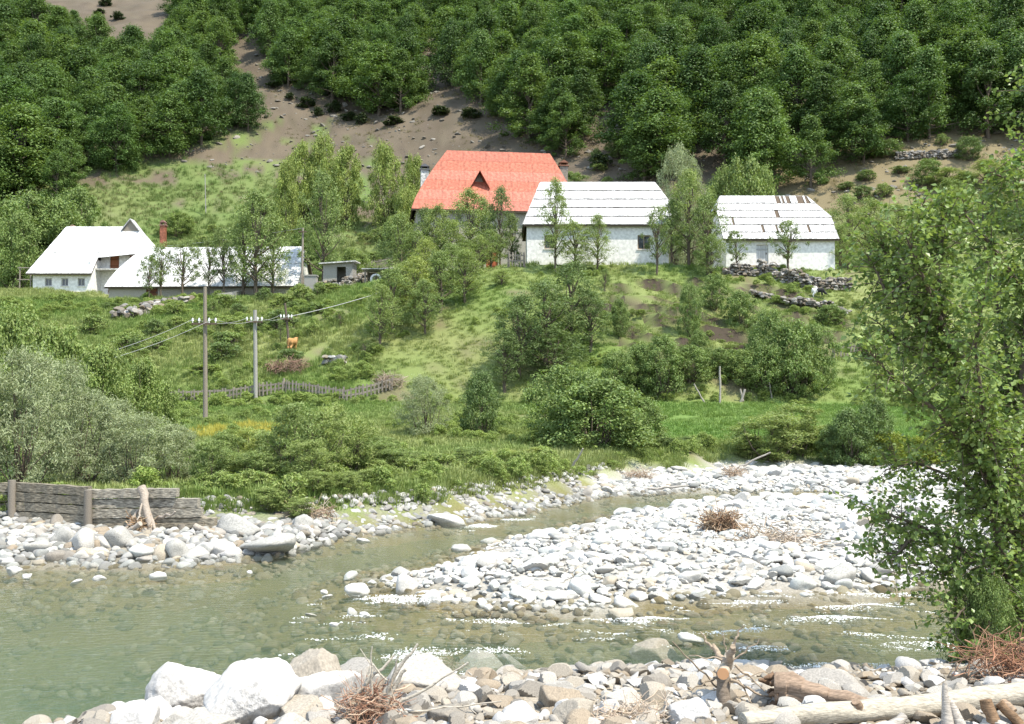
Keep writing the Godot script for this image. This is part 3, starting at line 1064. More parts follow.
	chimney(h, Vector3(-3.9, 6.2, -1.6), 0.6, 1.1, Color(0.40, 0.25, 0.17), Color(0.25, 0.18, 0.14))
	chimney(h, Vector3(5.7, 4.6, -1.5), 0.55, 3.2, Color(0.36, 0.14, 0.085), Color(0.2, 0.12, 0.1))
	# --- long barn
	h = thing("stone_barn", "long low stone barn with a bright white roof behind the orchard trees", "barn", Vector3(-28.5, 12.0, -95.2), -0.04)
	var bd := [-5.2, -4.1, -0.1, 1.35]
	shell(h, 17.4, 6.6, -1.0, 1.75, [bd], M.rubble_plaster)
	door(h, bd, 3.3, Color(0.16, 0.07, 0.045))
	roof(h, {length = 17.4, width = 6.6, eave = 1.75, ridge = 5.6, over = 0.3, il = 2.3, fl = 0.99, ir = 0.5, fr = 0.3, courses = 7, board = 0.7, lift = 0.03, cols = [Color(0.83, 0.83, 0.83), Color(0.81, 0.81, 0.81)], gap = 0.006, curve = 1.7})
	# --- sheds on the terrace between barn and red house
	var sh := thing("stone_shed", "small grey plastered shed with a dark doorway on the terrace wall", "shed", Vector3(-15.3, 13.0, -88.6))
	var so := [-0.1, 0.7, 0.0, 1.7]
	shell(sh, 2.6, 2.2, -0.8, 2.1, [so], M.concrete)
	var sd := MB.new()
	sd.col = Color(0.75, 0.75, 0.74)
	sd.hexa([Vector3(-1.6, 2.08, -1.4), Vector3(1.6, 2.3, -1.4), Vector3(1.6, 2.12, 1.5), Vector3(-1.6, 1.9, 1.5), Vector3(-1.6, 2.18, -1.4), Vector3(1.6, 2.4, -1.4), Vector3(1.6, 2.22, 1.5), Vector3(-1.6, 2.0, 1.5)])
	part("roof", sd.mesh(), M.roof, sh)
	sh = thing("open_shelter", "low open wooden shelter with white roof sheets on the terrace", "shelter", Vector3(-11.6, 13.0, -88.4))
	for x in [-1.3, 1.3]:
		for z in [-0.9, 0.9]:
			var pm := MB.new()
			pm.box(Vector3(x - 0.07, -0.6, z - 0.07), Vector3(x + 0.07, 1.45, z + 0.07))
			part("post", pm.mesh(), M.wood, sh)
	for k in 5:
		var rm := MB.new()
		rm.col = WHITES[k % 4]
		rm.box(Vector3(-1.6 + k * 0.64, 1.46 + 0.01 * (k % 2), -1.2), Vector3(-1.6 + k * 0.64 + 0.63, 1.53 + 0.01 * (k % 2), 1.2))
		part("roof_sheet", rm.mesh(), M.roof, sh)
	var bw := MB.new()
	bw.box(Vector3(-1.4, -0.4, -1.05), Vector3(1.4, 1.42, -0.98))
	part("back_wall", bw.mesh(), M.wood, sh)
	var ty := MB.new()
	var tp := PackedVector3Array()
	var tr := PackedFloat32Array()
	for k in 17:
		tp.append(Vector3(cos(TAU * k / 16.0) * 0.42, sin(TAU * k / 16.0) * 0.42, 0))
		tr.append(0.11)
	ty.col = Color(0.62, 0.62, 0.6)
	ty.tube(tp, tr, 8, false)
	var tyre := solo("old_tyre", ty.mesh(), M.plain, "pale round tyre leaning in the open shelter", "tyre", Vector3(-11.9, 13.55, -87.2))
	tyre.rotation.x = -0.15

func fence(called: String, label: String, cols: Array, post_gap: float, h: float, pickets: bool, m: Material, rails := 2) -> void:
	# cols: points [px, py] of the fence's foot
	var root := thing(called, label, "fence", gp(cols[0][0], cols[0][1]))
	var org := root.position
	for i in cols.size() - 1:
		var a := gp(cols[i][0], cols[i][1])
		var b := gp(cols[i + 1][0], cols[i + 1][1])
		var n := maxi(1, int((b - a).length() / post_gap))
		for k in n + (1 if i == cols.size() - 2 else 0):
			var p := a.lerp(b, float(k) / n)
			p.y = H(p.x, p.z)
			var mb := MB.new()
			mb.col = Color.WHITE * rr(0.8, 1.3)
			var t := Vector3(rr(-0.12, 0.12), h * rr(0.95, 1.25), rr(-0.1, 0.1))
			mb.beam(p - org - Vector3(0, 0.25, 0), p - org + t, 0.1, 0.1)
			part("post", mb.mesh(), m, root)
			if k < n:
				var p2 := a.lerp(b, float(k + 1) / n)
				p2.y = H(p2.x, p2.z)
				for r in rails:
					var rb := MB.new()
					rb.col = Color.WHITE * rr(0.8, 1.3)
					var y := h * (0.85 - 0.4 * r)
					rb.beam(p - org + Vector3(0, y + rr(-0.05, 0.05), 0.07), p2 - org + Vector3(0, y + rr(-0.05, 0.05), 0.07), 0.05, 0.11)
					part("rail", rb.mesh(), m, root)
				if pickets:
					var np := int((p2 - p).length() / 0.22)
					for q in np:
						var c := p.lerp(p2, (q + 0.5) / np) - org
						var pk := MB.new()
						pk.col = Color.WHITE * rr(0.75, 1.35)
						pk.beam(c + Vector3(0, 0.02, 0.12), c + Vector3(rr(-0.05, 0.05), h * rr(0.85, 1.15), 0.12), 0.03, 0.09)
						part("picket", pk.mesh(), m, root)

func pole(label: String, base: Vector3, top: Vector3, r0: float, r1: float, arm_y: float, arm_w: float, m: Material, insul := true) -> Node3D:
	var o := thing("utility_pole", label, "utility pole", base)
	var mb := MB.new()
	var t := top - base
	mb.tube(PackedVector3Array([Vector3(0, -0.5, 0), t * 0.5, t]), PackedFloat32Array([r0, (r0 + r1) / 2.0, r1]), 10)
	part("shaft", mb.mesh(), m, o)
	if arm_w > 0.0:
		var k := (arm_y - base.y) / t.y
		var c := t * k + Vector3(0, 0, r0 + 0.05)
		var am := MB.new()
		am.box(c + Vector3(-arm_w / 2, -0.05, -0.05), c + Vector3(arm_w / 2, 0.05, 0.05))
		part("crossarm", am.mesh(), M.dark_wood, o)
		if insul:
			for x in [-0.46, -0.2, 0.2, 0.46]:
				var im := MB.new()
				var b := c + Vector3(x * arm_w, 0.05, 0)
				im.tube(PackedVector3Array([b, b + Vector3(0, 0.08, 0), b + Vector3(0, 0.1, 0), b + Vector3(0, 0.2, 0), b + Vector3(0, 0.26, 0)]), PackedFloat32Array([0.018, 0.025, 0.06, 0.05, 0.02]), 10)
				part("insulator", im.mesh(), M.porcelain, o)
	return o

func wire(a: Vector3, b: Vector3, sag: float, r: float, label: String) -> void:
	var mb := MB.new()
	var pts := PackedVector3Array()
	var rad := PackedFloat32Array()
	for i in 13:
		var k := i / 12.0
		pts.append(a.lerp(b, k) - a - Vector3(0, sag * 4.0 * k * (1.0 - k), 0))
		rad.append(r)
	mb.tube(pts, rad, 5)
	solo("overhead_wire", mb.mesh(), M.wire, label, "wire", a, "overhead wires")

# an animal's body as one surface: smooth union of tapered capsules, meshed as surface nets
func body_mesh(bones: Array, cell: float, cf: Callable) -> ArrayMesh:
	var lo := Vector3.ONE * 1e9
	var hi := -lo
	for b in bones:
		var r: float = maxf(b[1], b[3]) + 3.0 * cell
		lo = lo.min(b[0] - Vector3.ONE * r).min(b[2] - Vector3.ONE * r)
		hi = hi.max(b[0] + Vector3.ONE * r).max(b[2] + Vector3.ONE * r)
	var n := Vector3i(((hi - lo) / cell).ceil()) + Vector3i.ONE
	var f := PackedFloat32Array()
	f.resize(n.x * n.y * n.z)
	var sd := func(p: Vector3) -> float:
		var acc := 0.0
		for b in bones:
			var ab: Vector3 = b[2] - b[0]
			var k := clampf((p - b[0]).dot(ab) / ab.length_squared(), 0.0, 1.0)
			acc += exp(-(((b[0] + ab * k) - p).length() - lerpf(b[1], b[3], k)) / 0.035)
		return -0.035 * log(acc)
	for z in n.z:
		for y in n.y:
			for x in n.x:
				f[(z * n.y + y) * n.x + x] = sd.call(lo + Vector3(x, y, z) * cell)
	var vi := {}
	var v := PackedVector3Array()
	var nn := PackedVector3Array()
	var cc := PackedColorArray()
	var ix := PackedInt32Array()
	var id := func(x: int, y: int, z: int) -> int: return (z * n.y + y) * n.x + x
	for z in n.z - 1:
		for y in n.y - 1:
			for x in n.x - 1:
				var m := 0
				var acc := Vector3.ZERO
				var cnt := 0
				for e in [[0, 0, 0, 1, 0, 0], [0, 1, 0, 1, 1, 0], [0, 0, 1, 1, 0, 1], [0, 1, 1, 1, 1, 1], [0, 0, 0, 0, 1, 0], [1, 0, 0, 1, 1, 0], [0, 0, 1, 0, 1, 1], [1, 0, 1, 1, 1, 1], [0, 0, 0, 0, 0, 1], [1, 0, 0, 1, 0, 1], [0, 1, 0, 0, 1, 1], [1, 1, 0, 1, 1, 1]]:
					var a := f[id.call(x + e[0], y + e[1], z + e[2])]
					var b := f[id.call(x + e[3], y + e[4], z + e[5])]
					if (a < 0.0) != (b < 0.0):
						acc += Vector3(e[0], e[1], e[2]).lerp(Vector3(e[3], e[4], e[5]), a / (a - b))
						cnt += 1
				if cnt:
					var p := lo + (Vector3(x, y, z) + acc / cnt) * cell
					vi[id.call(x, y, z)] = v.size()
					v.append(p)
					var h := cell * 0.5
					nn.append(Vector3(sd.call(p + Vector3(h, 0, 0)) - sd.call(p - Vector3(h, 0, 0)), sd.call(p + Vector3(0, h, 0)) - sd.call(p - Vector3(0, h, 0)), sd.call(p + Vector3(0, 0, h)) - sd.call(p - Vector3(0, 0, h))).normalized())
					cc.append(cf.call(p))
	for z in range(1, n.z - 1):
		for y in range(1, n.y - 1):
			for x in range(1, n.x - 1):
				for ax in 3:
					var q := [x, y, z]
					q[ax] += 1
					var a := f[id.call(x, y, z)]
					var b := f[id.call(q[0], q[1], q[2])]
					if (a < 0.0) == (b < 0.0):
						continue
					var u := [0, 0, 0]
					var w := [0, 0, 0]
					u[(ax + 1) % 3] = 1
					w[(ax + 2) % 3] = 1
					var i0: int = vi[id.call(x, y, z)]
					var i1: int = vi[id.call(x - u[0], y - u[1], z - u[2])]
					var i2: int = vi[id.call(x - u[0] - w[0], y - u[1] - w[1], z - u[2] - w[2])]
					var i3: int = vi[id.call(x - w[0], y - w[1], z - w[2])]
					if a < 0.0:
						ix.append_array([i0, i2, i1, i0, i3, i2])
					else:
						ix.append_array([i0, i1, i2, i0, i2, i3])
	var arr := []
	arr.resize(Mesh.ARRAY_MAX)
	arr[Mesh.ARRAY_VERTEX] = v
	arr[Mesh.ARRAY_NORMAL] = nn
	arr[Mesh.ARRAY_COLOR] = cc
	arr[Mesh.ARRAY_INDEX] = ix
	var m2 := ArrayMesh.new()
	m2.add_surface_from_arrays(Mesh.PRIMITIVE_TRIANGLES, arr)
	return m2

func quadruped(size: float, neck_down: float) -> Array:
	# along +x = forwards; size = shoulder height
	var s := size
	var b := []
	var sh := Vector3(0.42, 0.78, 0) * s
	var hip := Vector3(-0.42, 0.8, 0) * s
	b.append([sh, 0.22 * s, Vector3(0.0, 0.74, 0) * s, 0.235 * s])
	b.append([Vector3(0.0, 0.74, 0) * s, 0.235 * s, hip, 0.2 * s])
	var head := Vector3(0.78, lerpf(1.12, 0.3, neck_down), 0.0) * s
	b.append([sh + Vector3(0.08, 0.05, 0) * s, 0.15 * s, head, 0.09 * s])
	b.append([head, 0.1 * s, head + Vector3(0.2, -0.12, 0) * s, 0.06 * s])
	for z in [-0.11, 0.11]:
		b.append([head + Vector3(-0.02, 0.06, z * 0.6) * s, 0.03 * s, head + Vector3(-0.06, 0.08, z * 1.6) * s, 0.02 * s])
		b.append([Vector3(0.4, 0.62, z) * s, 0.09 * s, Vector3(0.42, 0.34, z) * s, 0.05 * s])
		b.append([Vector3(0.42, 0.34, z) * s, 0.05 * s, Vector3(0.42, 0.0, z) * s, 0.042 * s])
		b.append([Vector3(-0.4, 0.66, z) * s, 0.13 * s, Vector3(-0.34, 0.46, z) * s, 0.08 * s])
		b.append([Vector3(-0.34, 0.46, z) * s, 0.08 * s, Vector3(-0.5, 0.3, z) * s, 0.05 * s])
		b.append([Vector3(-0.5, 0.3, z) * s, 0.05 * s, Vector3(-0.47, 0.0, z) * s, 0.042 * s])
	b.append([hip + Vector3(-0.16, 0.1, 0) * s, 0.035 * s, Vector3(-0.66, 0.45, 0) * s, 0.022 * s])
	return b

# ---------------------------------------------------------------- vegetation placing
var BARE := [
	PackedVector2Array([Vector2(40, -20), Vector2(172, -20), Vector2(150, 30), Vector2(120, 48), Vector2(90, 30), Vector2(50, 18)]),
	PackedVector2Array([Vector2(228, 35), Vector2(252, 40), Vector2(262, 95), Vector2(244, 100), Vector2(232, 60)]),
	PackedVector2Array([Vector2(264, 94), Vector2(300, 92), Vector2(345, 112), Vector2(380, 120), Vector2(420, 120), Vector2(450, 130), Vector2(520, 143), Vector2(545, 150), Vector2(430, 158), Vector2(425, 142), Vector2(330, 138), Vector2(285, 130)]),
	PackedVector2Array([Vector2(588, 130), Vector2(620, 130), Vector2(626, 178), Vector2(580, 176)]),
	PackedVector2Array([Vector2(418, 60), Vector2(436, 45), Vector2(441, 80), Vector2(428, 108)]),
	PackedVector2Array([Vector2(872, 165), Vector2(930, 148), Vector2(945, 200), Vector2(885, 228)]),
]
var LOWER := PackedVector2Array([Vector2(-100, 215), Vector2(0, 208), Vector2(70, 205), Vector2(100, 182), Vector2(160, 166), Vector2(225, 156), Vector2(280, 130), Vector2(345, 118), Vector2(420, 114), Vector2(450, 124), Vector2(500, 142), Vector2(575, 166), Vector2(640, 188), Vector2(700, 196), Vector2(780, 196), Vector2(870, 192), Vector2(885, 152), Vector2(930, 146), Vector2(960, 152), Vector2(1130, 160)])

func forest() -> void:
	var cand := []
	var d := 101.0
	while d < 215.0:
		var step := 4.7
		var x := -d * 0.62
		while x < d * 0.62:
			var p := Vector3(x + rr(-2.3, 2.3), 0, -d + rr(-2.3, 2.3))
			p.y = H(p.x, p.z)
			x += step
			var q := pix(p)
			var k := rr(0.72, 1.22)
			var h := 9.6 * k
			var w := 7.6 * k * rr(0.85, 1.15)
			var hp := h / -p.z * F
			if q.y > L(LOWER, q.x) or q.y - hp * 1.1 > 724 or q.y < -70.0 or q.x < -70.0 or q.x > 1094.0:
				continue
			var bad := false
			for b in BARE:
				for m in [Vector2(0, 0), Vector2(0, -hp * 0.5), Vector2(-w * 250.0 / -p.z, -hp * 0.4), Vector2(w * 250.0 / -p.z, -hp * 0.4)]:
					bad = bad or Geometry2D.is_point_in_polygon(q + m, b)
			if not bad:
				cand.append([p, h, w, q.y])
		d += 4.8
	cand.sort_custom(func(a, b): return a[3] > b[3])
	print("forest trees ", cand.size())
	for i in mini(300, cand.size()):
		var c: Array = cand[i]
		var tone: String = ["leaf", "leaf", "leaf_dark", "leaf_light"][rng.randi() % 4]
		plant("forest", "forest_tree", c[0], c[1], c[2], {"leaf": "mid green", "leaf_dark": "dark bluish green", "leaf_light": "light yellowish green"}[tone] + " broadleaf tree in the wood on the mountainside", "trees of the mountainside wood", tone, "tree")
	if cand.size() > 300:
		var ts := []
		var cs := PackedColorArray()
		for i in range(300, cand.size()):
			var c: Array = cand[i]
			var kw: float = c[2] / 7.4
			var bs := Basis(Vector3.UP, rng.randf() * TAU)
			ts.append(Transform3D(Basis(bs.x * kw, bs.y * c[1] / 10.0, bs.z * kw), c[0]))
			cs.append(Color.WHITE * rr(0.8, 1.05))
		scatter("forest", protos.forest[0].get_child(1).mesh, M.leaf, ts, cs, "far green tree crowns high up the wooded mountainside")
	# dark low shrubs on the bare scree
	for q in [[290, 100], [307, 107], [318, 116], [335, 112], [350, 120], [362, 124], [394, 124], [273, 88], [382, 108], [470, 118], [440, 115], [100, 14], [118, 20], [106, 6], [425, 78], [600, 168], [448, 60], [545, 140], [327, 95]]:
		var p := gp(q[0], q[1], 95.0)
		plant("dark_shrub", "dark_shrub", p, rr(1.0, 1.8), rr(1.6, 3.2), "low dark shrub growing on the bare brown scree", "dark shrubs on the scree", "leaf", "shrub")
	# bushes in the rough pasture below the wood
	var n := 0
	while n < 60:
		var px := rr(-20, 410)
		var p := gx(px, rr(104, 128))
		var q := pix(p)
		if q.y < L(LOWER, q.x) - 4.0 or (px < 150 and -p.z < 109.0):
			n += 1
			continue
		var big := rng.randf() < 0.3
		plant("green" if big else "weedy", "pasture_bush", p, rr(2.5, 4.2) if big else rr(0.8, 1.8), rr(3, 5) if big else rr(1.4, 2.8), "bright green bush in the rough pasture below the wood", "bushes in the upper pasture", ["leaf", "leaf_light"][rng.randi() % 2])
		n += 1
	n = 0
	while n < 48:
		n += 1
		var px := rr(415, 640) if n % 2 else rr(840, 1030)
		var p := gx(px, rr(100, 128) if n % 2 else rr(93, 118))
		H(p.x, p.z)
		var big := rng.randf() < 0.35
		if zone == 7:
			plant("green" if big else "weedy", "hillside_bush", p, rr(1.8, 3.4) if big else rr(0.7, 1.6), rr(2.2, 4.0) if big else rr(1.4, 2.6), "green bush on the bare brown hillside behind the houses", "bushes on the bare hillside", ["leaf", "leaf_light", "leaf_dark"][rng.randi() % 3])
	for q in [[300, 124, 40, 146], [322, 124, 36, 138], [345, 122, 38, 148], [385, 120, 36, 146], [412, 118, 34, 158], [285, 120, 30, 164], [405, 112, 30, 190]]:
		bush("green", "thicket_bush", q[0], q[1], q[2], q[3], "rounded light green thicket bush behind and left of the red-roofed house", "thicket behind the red-roofed house", "leaf_lime")
	for q in [[20, 112, 80, 195], [55, 114, 70, 205], [-20, 110, 80, 205], [75, 118, 60, 190], [15, 106, 50, 215]]:
		bush("green", "dark_green_bush", q[0], q[1], q[2], q[3], "green bush crowding behind the two-storey balcony house", "bushes behind the balcony house")

func bushes() -> void:
	var g := "grey-green willows on the left bank"
	for q in [[25, 24.5, 100, 352], [88, 25.5, 84, 392], [138, 25.5, 84, 414], [176, 26.5, 60, 424], [-40, 24, 120, 330], [60, 28, 80, 362], [112, 28.5, 66, 400]]:
		bush("willow", "willow_bush", q[0], q[1], q[2], q[3], "silvery grey-green willow bush above the timber bank wall", g)
	for q in [[100, 34, 76, 350], [62, 36, 70, 330], [138, 37, 60, 362], [20, 31, 84, 315], [162, 39, 46, 382], [-5, 34, 70, 312]]:
		bush("green", "green_bush", q[0], q[1], q[2], q[3], "fresh green bush rising behind the silvery willows", "green bushes behind the willows", "leaf_light")
	for q in [[212, 25, 46, 440], [236, 26, 44, 452], [296, 26, 60, 404], [322, 27, 60, 410], [352, 28.5, 56, 420], [276, 27, 56, 430], [258, 25.5, 50, 450], [375, 30, 50, 440], [335, 30, 56, 405], [308, 25, 50, 440]]:
		bush("shoots", "upright_bush", q[0], q[1], q[2], q[3], "upright feathery green bush on the bank between timber wall and meadow", "feathery bushes on the bank", ["leaf", "leaf_light"][rng.randi() % 2])
	for q in [[318, 24.0, 52, 470], [345, 24.6, 50, 474], [270, 23.0, 40, 486], [372, 25.6, 46, 478], [302, 22.6, 36, 496]]:
		bush("shoots", "shore_bush", q[0], q[1], q[2], q[3], "feathery green bush hanging over the stones at the shore", "bushes at the shore", "leaf_light")
	for q in [[375, 28.5, 70, 462], [410, 29, 70, 465], [445, 30.5, 80, 458], [485, 31, 80, 460], [520, 32, 70, 455], [548, 33.5, 60, 458], [335, 26.5, 60, 478], [300, 25.5, 50, 480], [225, 24, 50, 478], [255, 24.5, 50, 484], [290, 23.4, 46, 474]]:
		bush("weedy", "bank_bush", q[0], q[1], q[2], q[3], "low leafy green bush trailing over the stony far bank", "low bushes along the far bank", "leaf_light")
	for q in [[395, 29.5, 46, 448], [432, 31, 50, 452], [470, 31.5, 50, 446], [508, 33, 46, 450], [540, 34.5, 44, 446], [380, 31, 40, 436], [225, 28, 44, 432], [250, 30, 44, 428]]:
		bush("shoots", "meadow_bush", q[0], q[1], q[2], q[3], "loose feathery bush at the meadow edge above the far bank", "feathery bushes at the meadow edge", ["leaf_light", "leaf_lime", "leaf"][rng.randi() % 3])
	bush("willow", "willow_bush", 425, 45, 56, 377, "small round silvery willow alone in the meadow")
	bush("green", "green_bush", 481, 44.5, 46, 374, "small round dark green bush beside the lone round willow", "", "leaf_dark")
	for q in [[598, 39, 110, 380], [560, 41, 75, 368], [640, 40.5, 60, 398], [585, 40.5, 60, 372]]:
		bush("green", "alder_bush", q[0], q[1], q[2], q[3], "large broad green alder bush at the head of the gravel channel", "broad alder bushes at the channel", "leaf")
	for q in [[665, 39.5, 50, 438], [688, 40, 34, 450]]:
		bush("shoots", "brown_green_bush", q[0], q[1], q[2], q[3], "brownish green slender bush at the edge of the green field", "slender bushes by the field", "leaf_dark")
	for q in [[770, 40, 80, 415], [795, 41, 60, 405], [748, 40, 50, 440], [815, 41.5, 50, 425]]:
		bush("shoots", "pale_willow", q[0], q[1], q[2], q[3], "thin pale grey-green willow between green field and white gravel", "thin pale willows by the field", "leaf_light")
	for q in [[850, 39.5, 56, 410], [832, 40, 34, 425], [872, 40, 50, 400]]:
		bush("green", "dark_bush", q[0], q[1], q[2], q[3], "dark green bush behind the foreground tree beside the white gravel", "dark bushes beside the gravel", "leaf_dark")
	for q in [[888, 39.5, 50, 432], [912, 40, 50, 436], [940, 40, 60, 425]]:
		bush("lime", "yellow_green_bush", q[0], q[1], q[2], q[3], "yellow-green rounded bush at the edge of the gravel", "yellow-green bushes by the gravel")
	g = "hedge between field and slope"
	for q in [[618, 59.5, 45, 352], [640, 60, 45, 345], [662, 59.5, 50, 337], [690, 60.5, 50, 346], [715, 61.5, 40, 348], [745, 60.5, 45, 350], [770, 61, 45, 312], [792, 60, 60, 322], [818, 61, 45, 326], [805, 60, 40, 345], [765, 60, 50, 340], [730, 62, 40, 350]]:
		bush("green", "hedge_bush", q[0], q[1], q[2], q[3], "green hedge bush between the green field and the grassy slope", g, ["leaf", "leaf_light", "leaf"][rng.randi() % 3])
	g = "tall trees at the foot of the spur"
	for q in [[545, 63, 80, 282], [520, 62, 60, 295], [572, 65, 62, 262], [590, 64, 50, 290], [505, 61, 50, 330], [555, 61.5, 70, 330]]:
		bush("light_tree", "slope_tree", q[0], q[1], q[2], q[3], "tall olive-green tree in the clump below the white houses", g, "leaf_dark", "tree")
	g = "row of young trees on the slope"
	for q in [[405, 73, 40, 262], [450, 75, 40, 244], [425, 77, 36, 240], [478, 78, 36, 236], [392, 69, 50, 268], [415, 70, 52, 258], [440, 71, 52, 252], [465, 72, 48, 250], [380, 67, 40, 285], [502, 74, 26, 270], [425, 68, 40, 280]]:
		bush("light_tree", "young_tree", q[0], q[1], q[2], q[3], "young bright green tree in the row left of the spur", g, ["leaf_light", "leaf_lime", "leaf"][rng.randi() % 3], "tree")
	g = "trees in front of the red-roofed house"
	for q in [[470, 84, 50, 190], [437, 85, 44, 206], [500, 83, 34, 188], [400, 86, 44, 214], [450, 82, 50, 220], [415, 83, 48, 232], [490, 81, 40, 230], [465, 80, 40, 240], [512, 84, 28, 215], [425, 87, 36, 208], [483, 86, 34, 200]]:
		bush("light_tree", "house_tree", q[0], q[1], q[2], q[3], "leafy green tree before the red-roofed house", g, ["leaf", "leaf_light", "leaf_dark"][rng.randi() % 3], "tree")
	g = "trees beside the white houses"
	for q in [[556, 76.5, 36, 180], [575, 76.5, 44, 222], [598, 77, 34, 215], [690, 78.5, 50, 170], [708, 77, 46, 195], [672, 79, 30, 200], [712, 76, 34, 235]]:
		bush("light_tree", "yard_tree", q[0], q[1], q[2], q[3], "slender green tree close before the long white house wall", g, ["leaf", "leaf_light"][rng.randi() % 2], "tree")
	for q in [[657, 76, 40, 208], [738, 78, 30, 230], [790, 79.3, 42, 220]]:
		bush("orchard", "orchard_tree", q[0], q[1], q[2], q[3], "small orchard tree with bare trunk before the white houses", "orchard trees on the spur", "leaf", "tree")
	for q in [[676, 92, 46, 150], [690, 93, 40, 160]]:
		bush("willow", "pale_tree", q[0], q[1], q[2], q[3], "pale silvery tree rising between the two white houses", "pale trees between the white houses", "leaf", "tree")
	for q in [[745, 93, 60, 163], [765, 94, 40, 172], [725, 94, 40, 170]]:
		bush("green", "bright_tree", q[0], q[1], q[2], q[3], "bright green bushy tree behind the damaged white house", "bright trees behind the damaged house", "leaf_light", "tree")
	for q in [[850, 86, 50, 195], [872, 88, 55, 200], [900, 90, 60, 205], [930, 92, 60, 210], [842, 83, 30, 225], [960, 95, 70, 190], [1000, 97, 70, 185], [950, 105, 60, 168], [990, 105, 60, 160]]:
		bush("light_tree", "side_tree", q[0], q[1], q[2], q[3], "light green tree right of the damaged white house", "trees right of the damaged house", "leaf_light", "tree")
	g = "orchard trees before the barn"
	for q in [[160, 89, 36, 243], [182, 89.5, 40, 240], [222, 89, 36, 228], [148, 88, 26, 255], [208, 90, 30, 238]]:
		bush("orchard", "orchard_tree", q[0], q[1], q[2], q[3], "small orchard tree standing before the white barn roof", g, "leaf", "tree")
	for q in [[255, 88, 62, 192], [243, 90, 44, 215], [322, 92, 50, 172], [272, 90, 40, 215]]:
		bush("light_tree", "barn_tree", q[0], q[1], q[2], q[3], "full green tree at the right end of the barn", "trees at the end of the barn", "leaf", "tree")
	# saplings and small bushes on the slope
	for q in [[620, 66, 22, 300], [690, 66, 28, 285], [742, 68, 40, 292], [760, 64, 30, 325], [715, 70, 34, 275], [640, 62, 30, 345], [700, 63, 24, 330], [830, 70, 34, 305], [860, 72, 40, 300], [885, 74, 40, 290], [845, 66, 40, 345], [870, 65, 40, 340]]:
		bush("green", "slope_bush", q[0], q[1], q[2], q[3], "small green bush on the slumped turf below the damaged house", "small bushes on the slumped slope", "leaf")
	g = "low bushes on the left slope"
	for i in 44:
		var px := rr(70, 330)
		var d := rr(64, 86)
		var p := gx(px, d)
		plant("weedy", "slope_scrub", p, rr(0.5, 1.4), rr(1.0, 2.6), "low green scrub bush on the slope below the barn", g, ["leaf", "leaf_light", "leaf_dark"][rng.randi() % 3])
	for q in [[340, 72, 8, 310], [280, 70, 5, 320], [365, 66, 10, 340], [605, 73, 8, 268]]:
		bush("orchard", "sapling", q[0], q[1], q[2] * 2.0, q[3], "thin nearly bare sapling on the mown grass slope", "thin saplings on the slope", "leaf", "sapling")

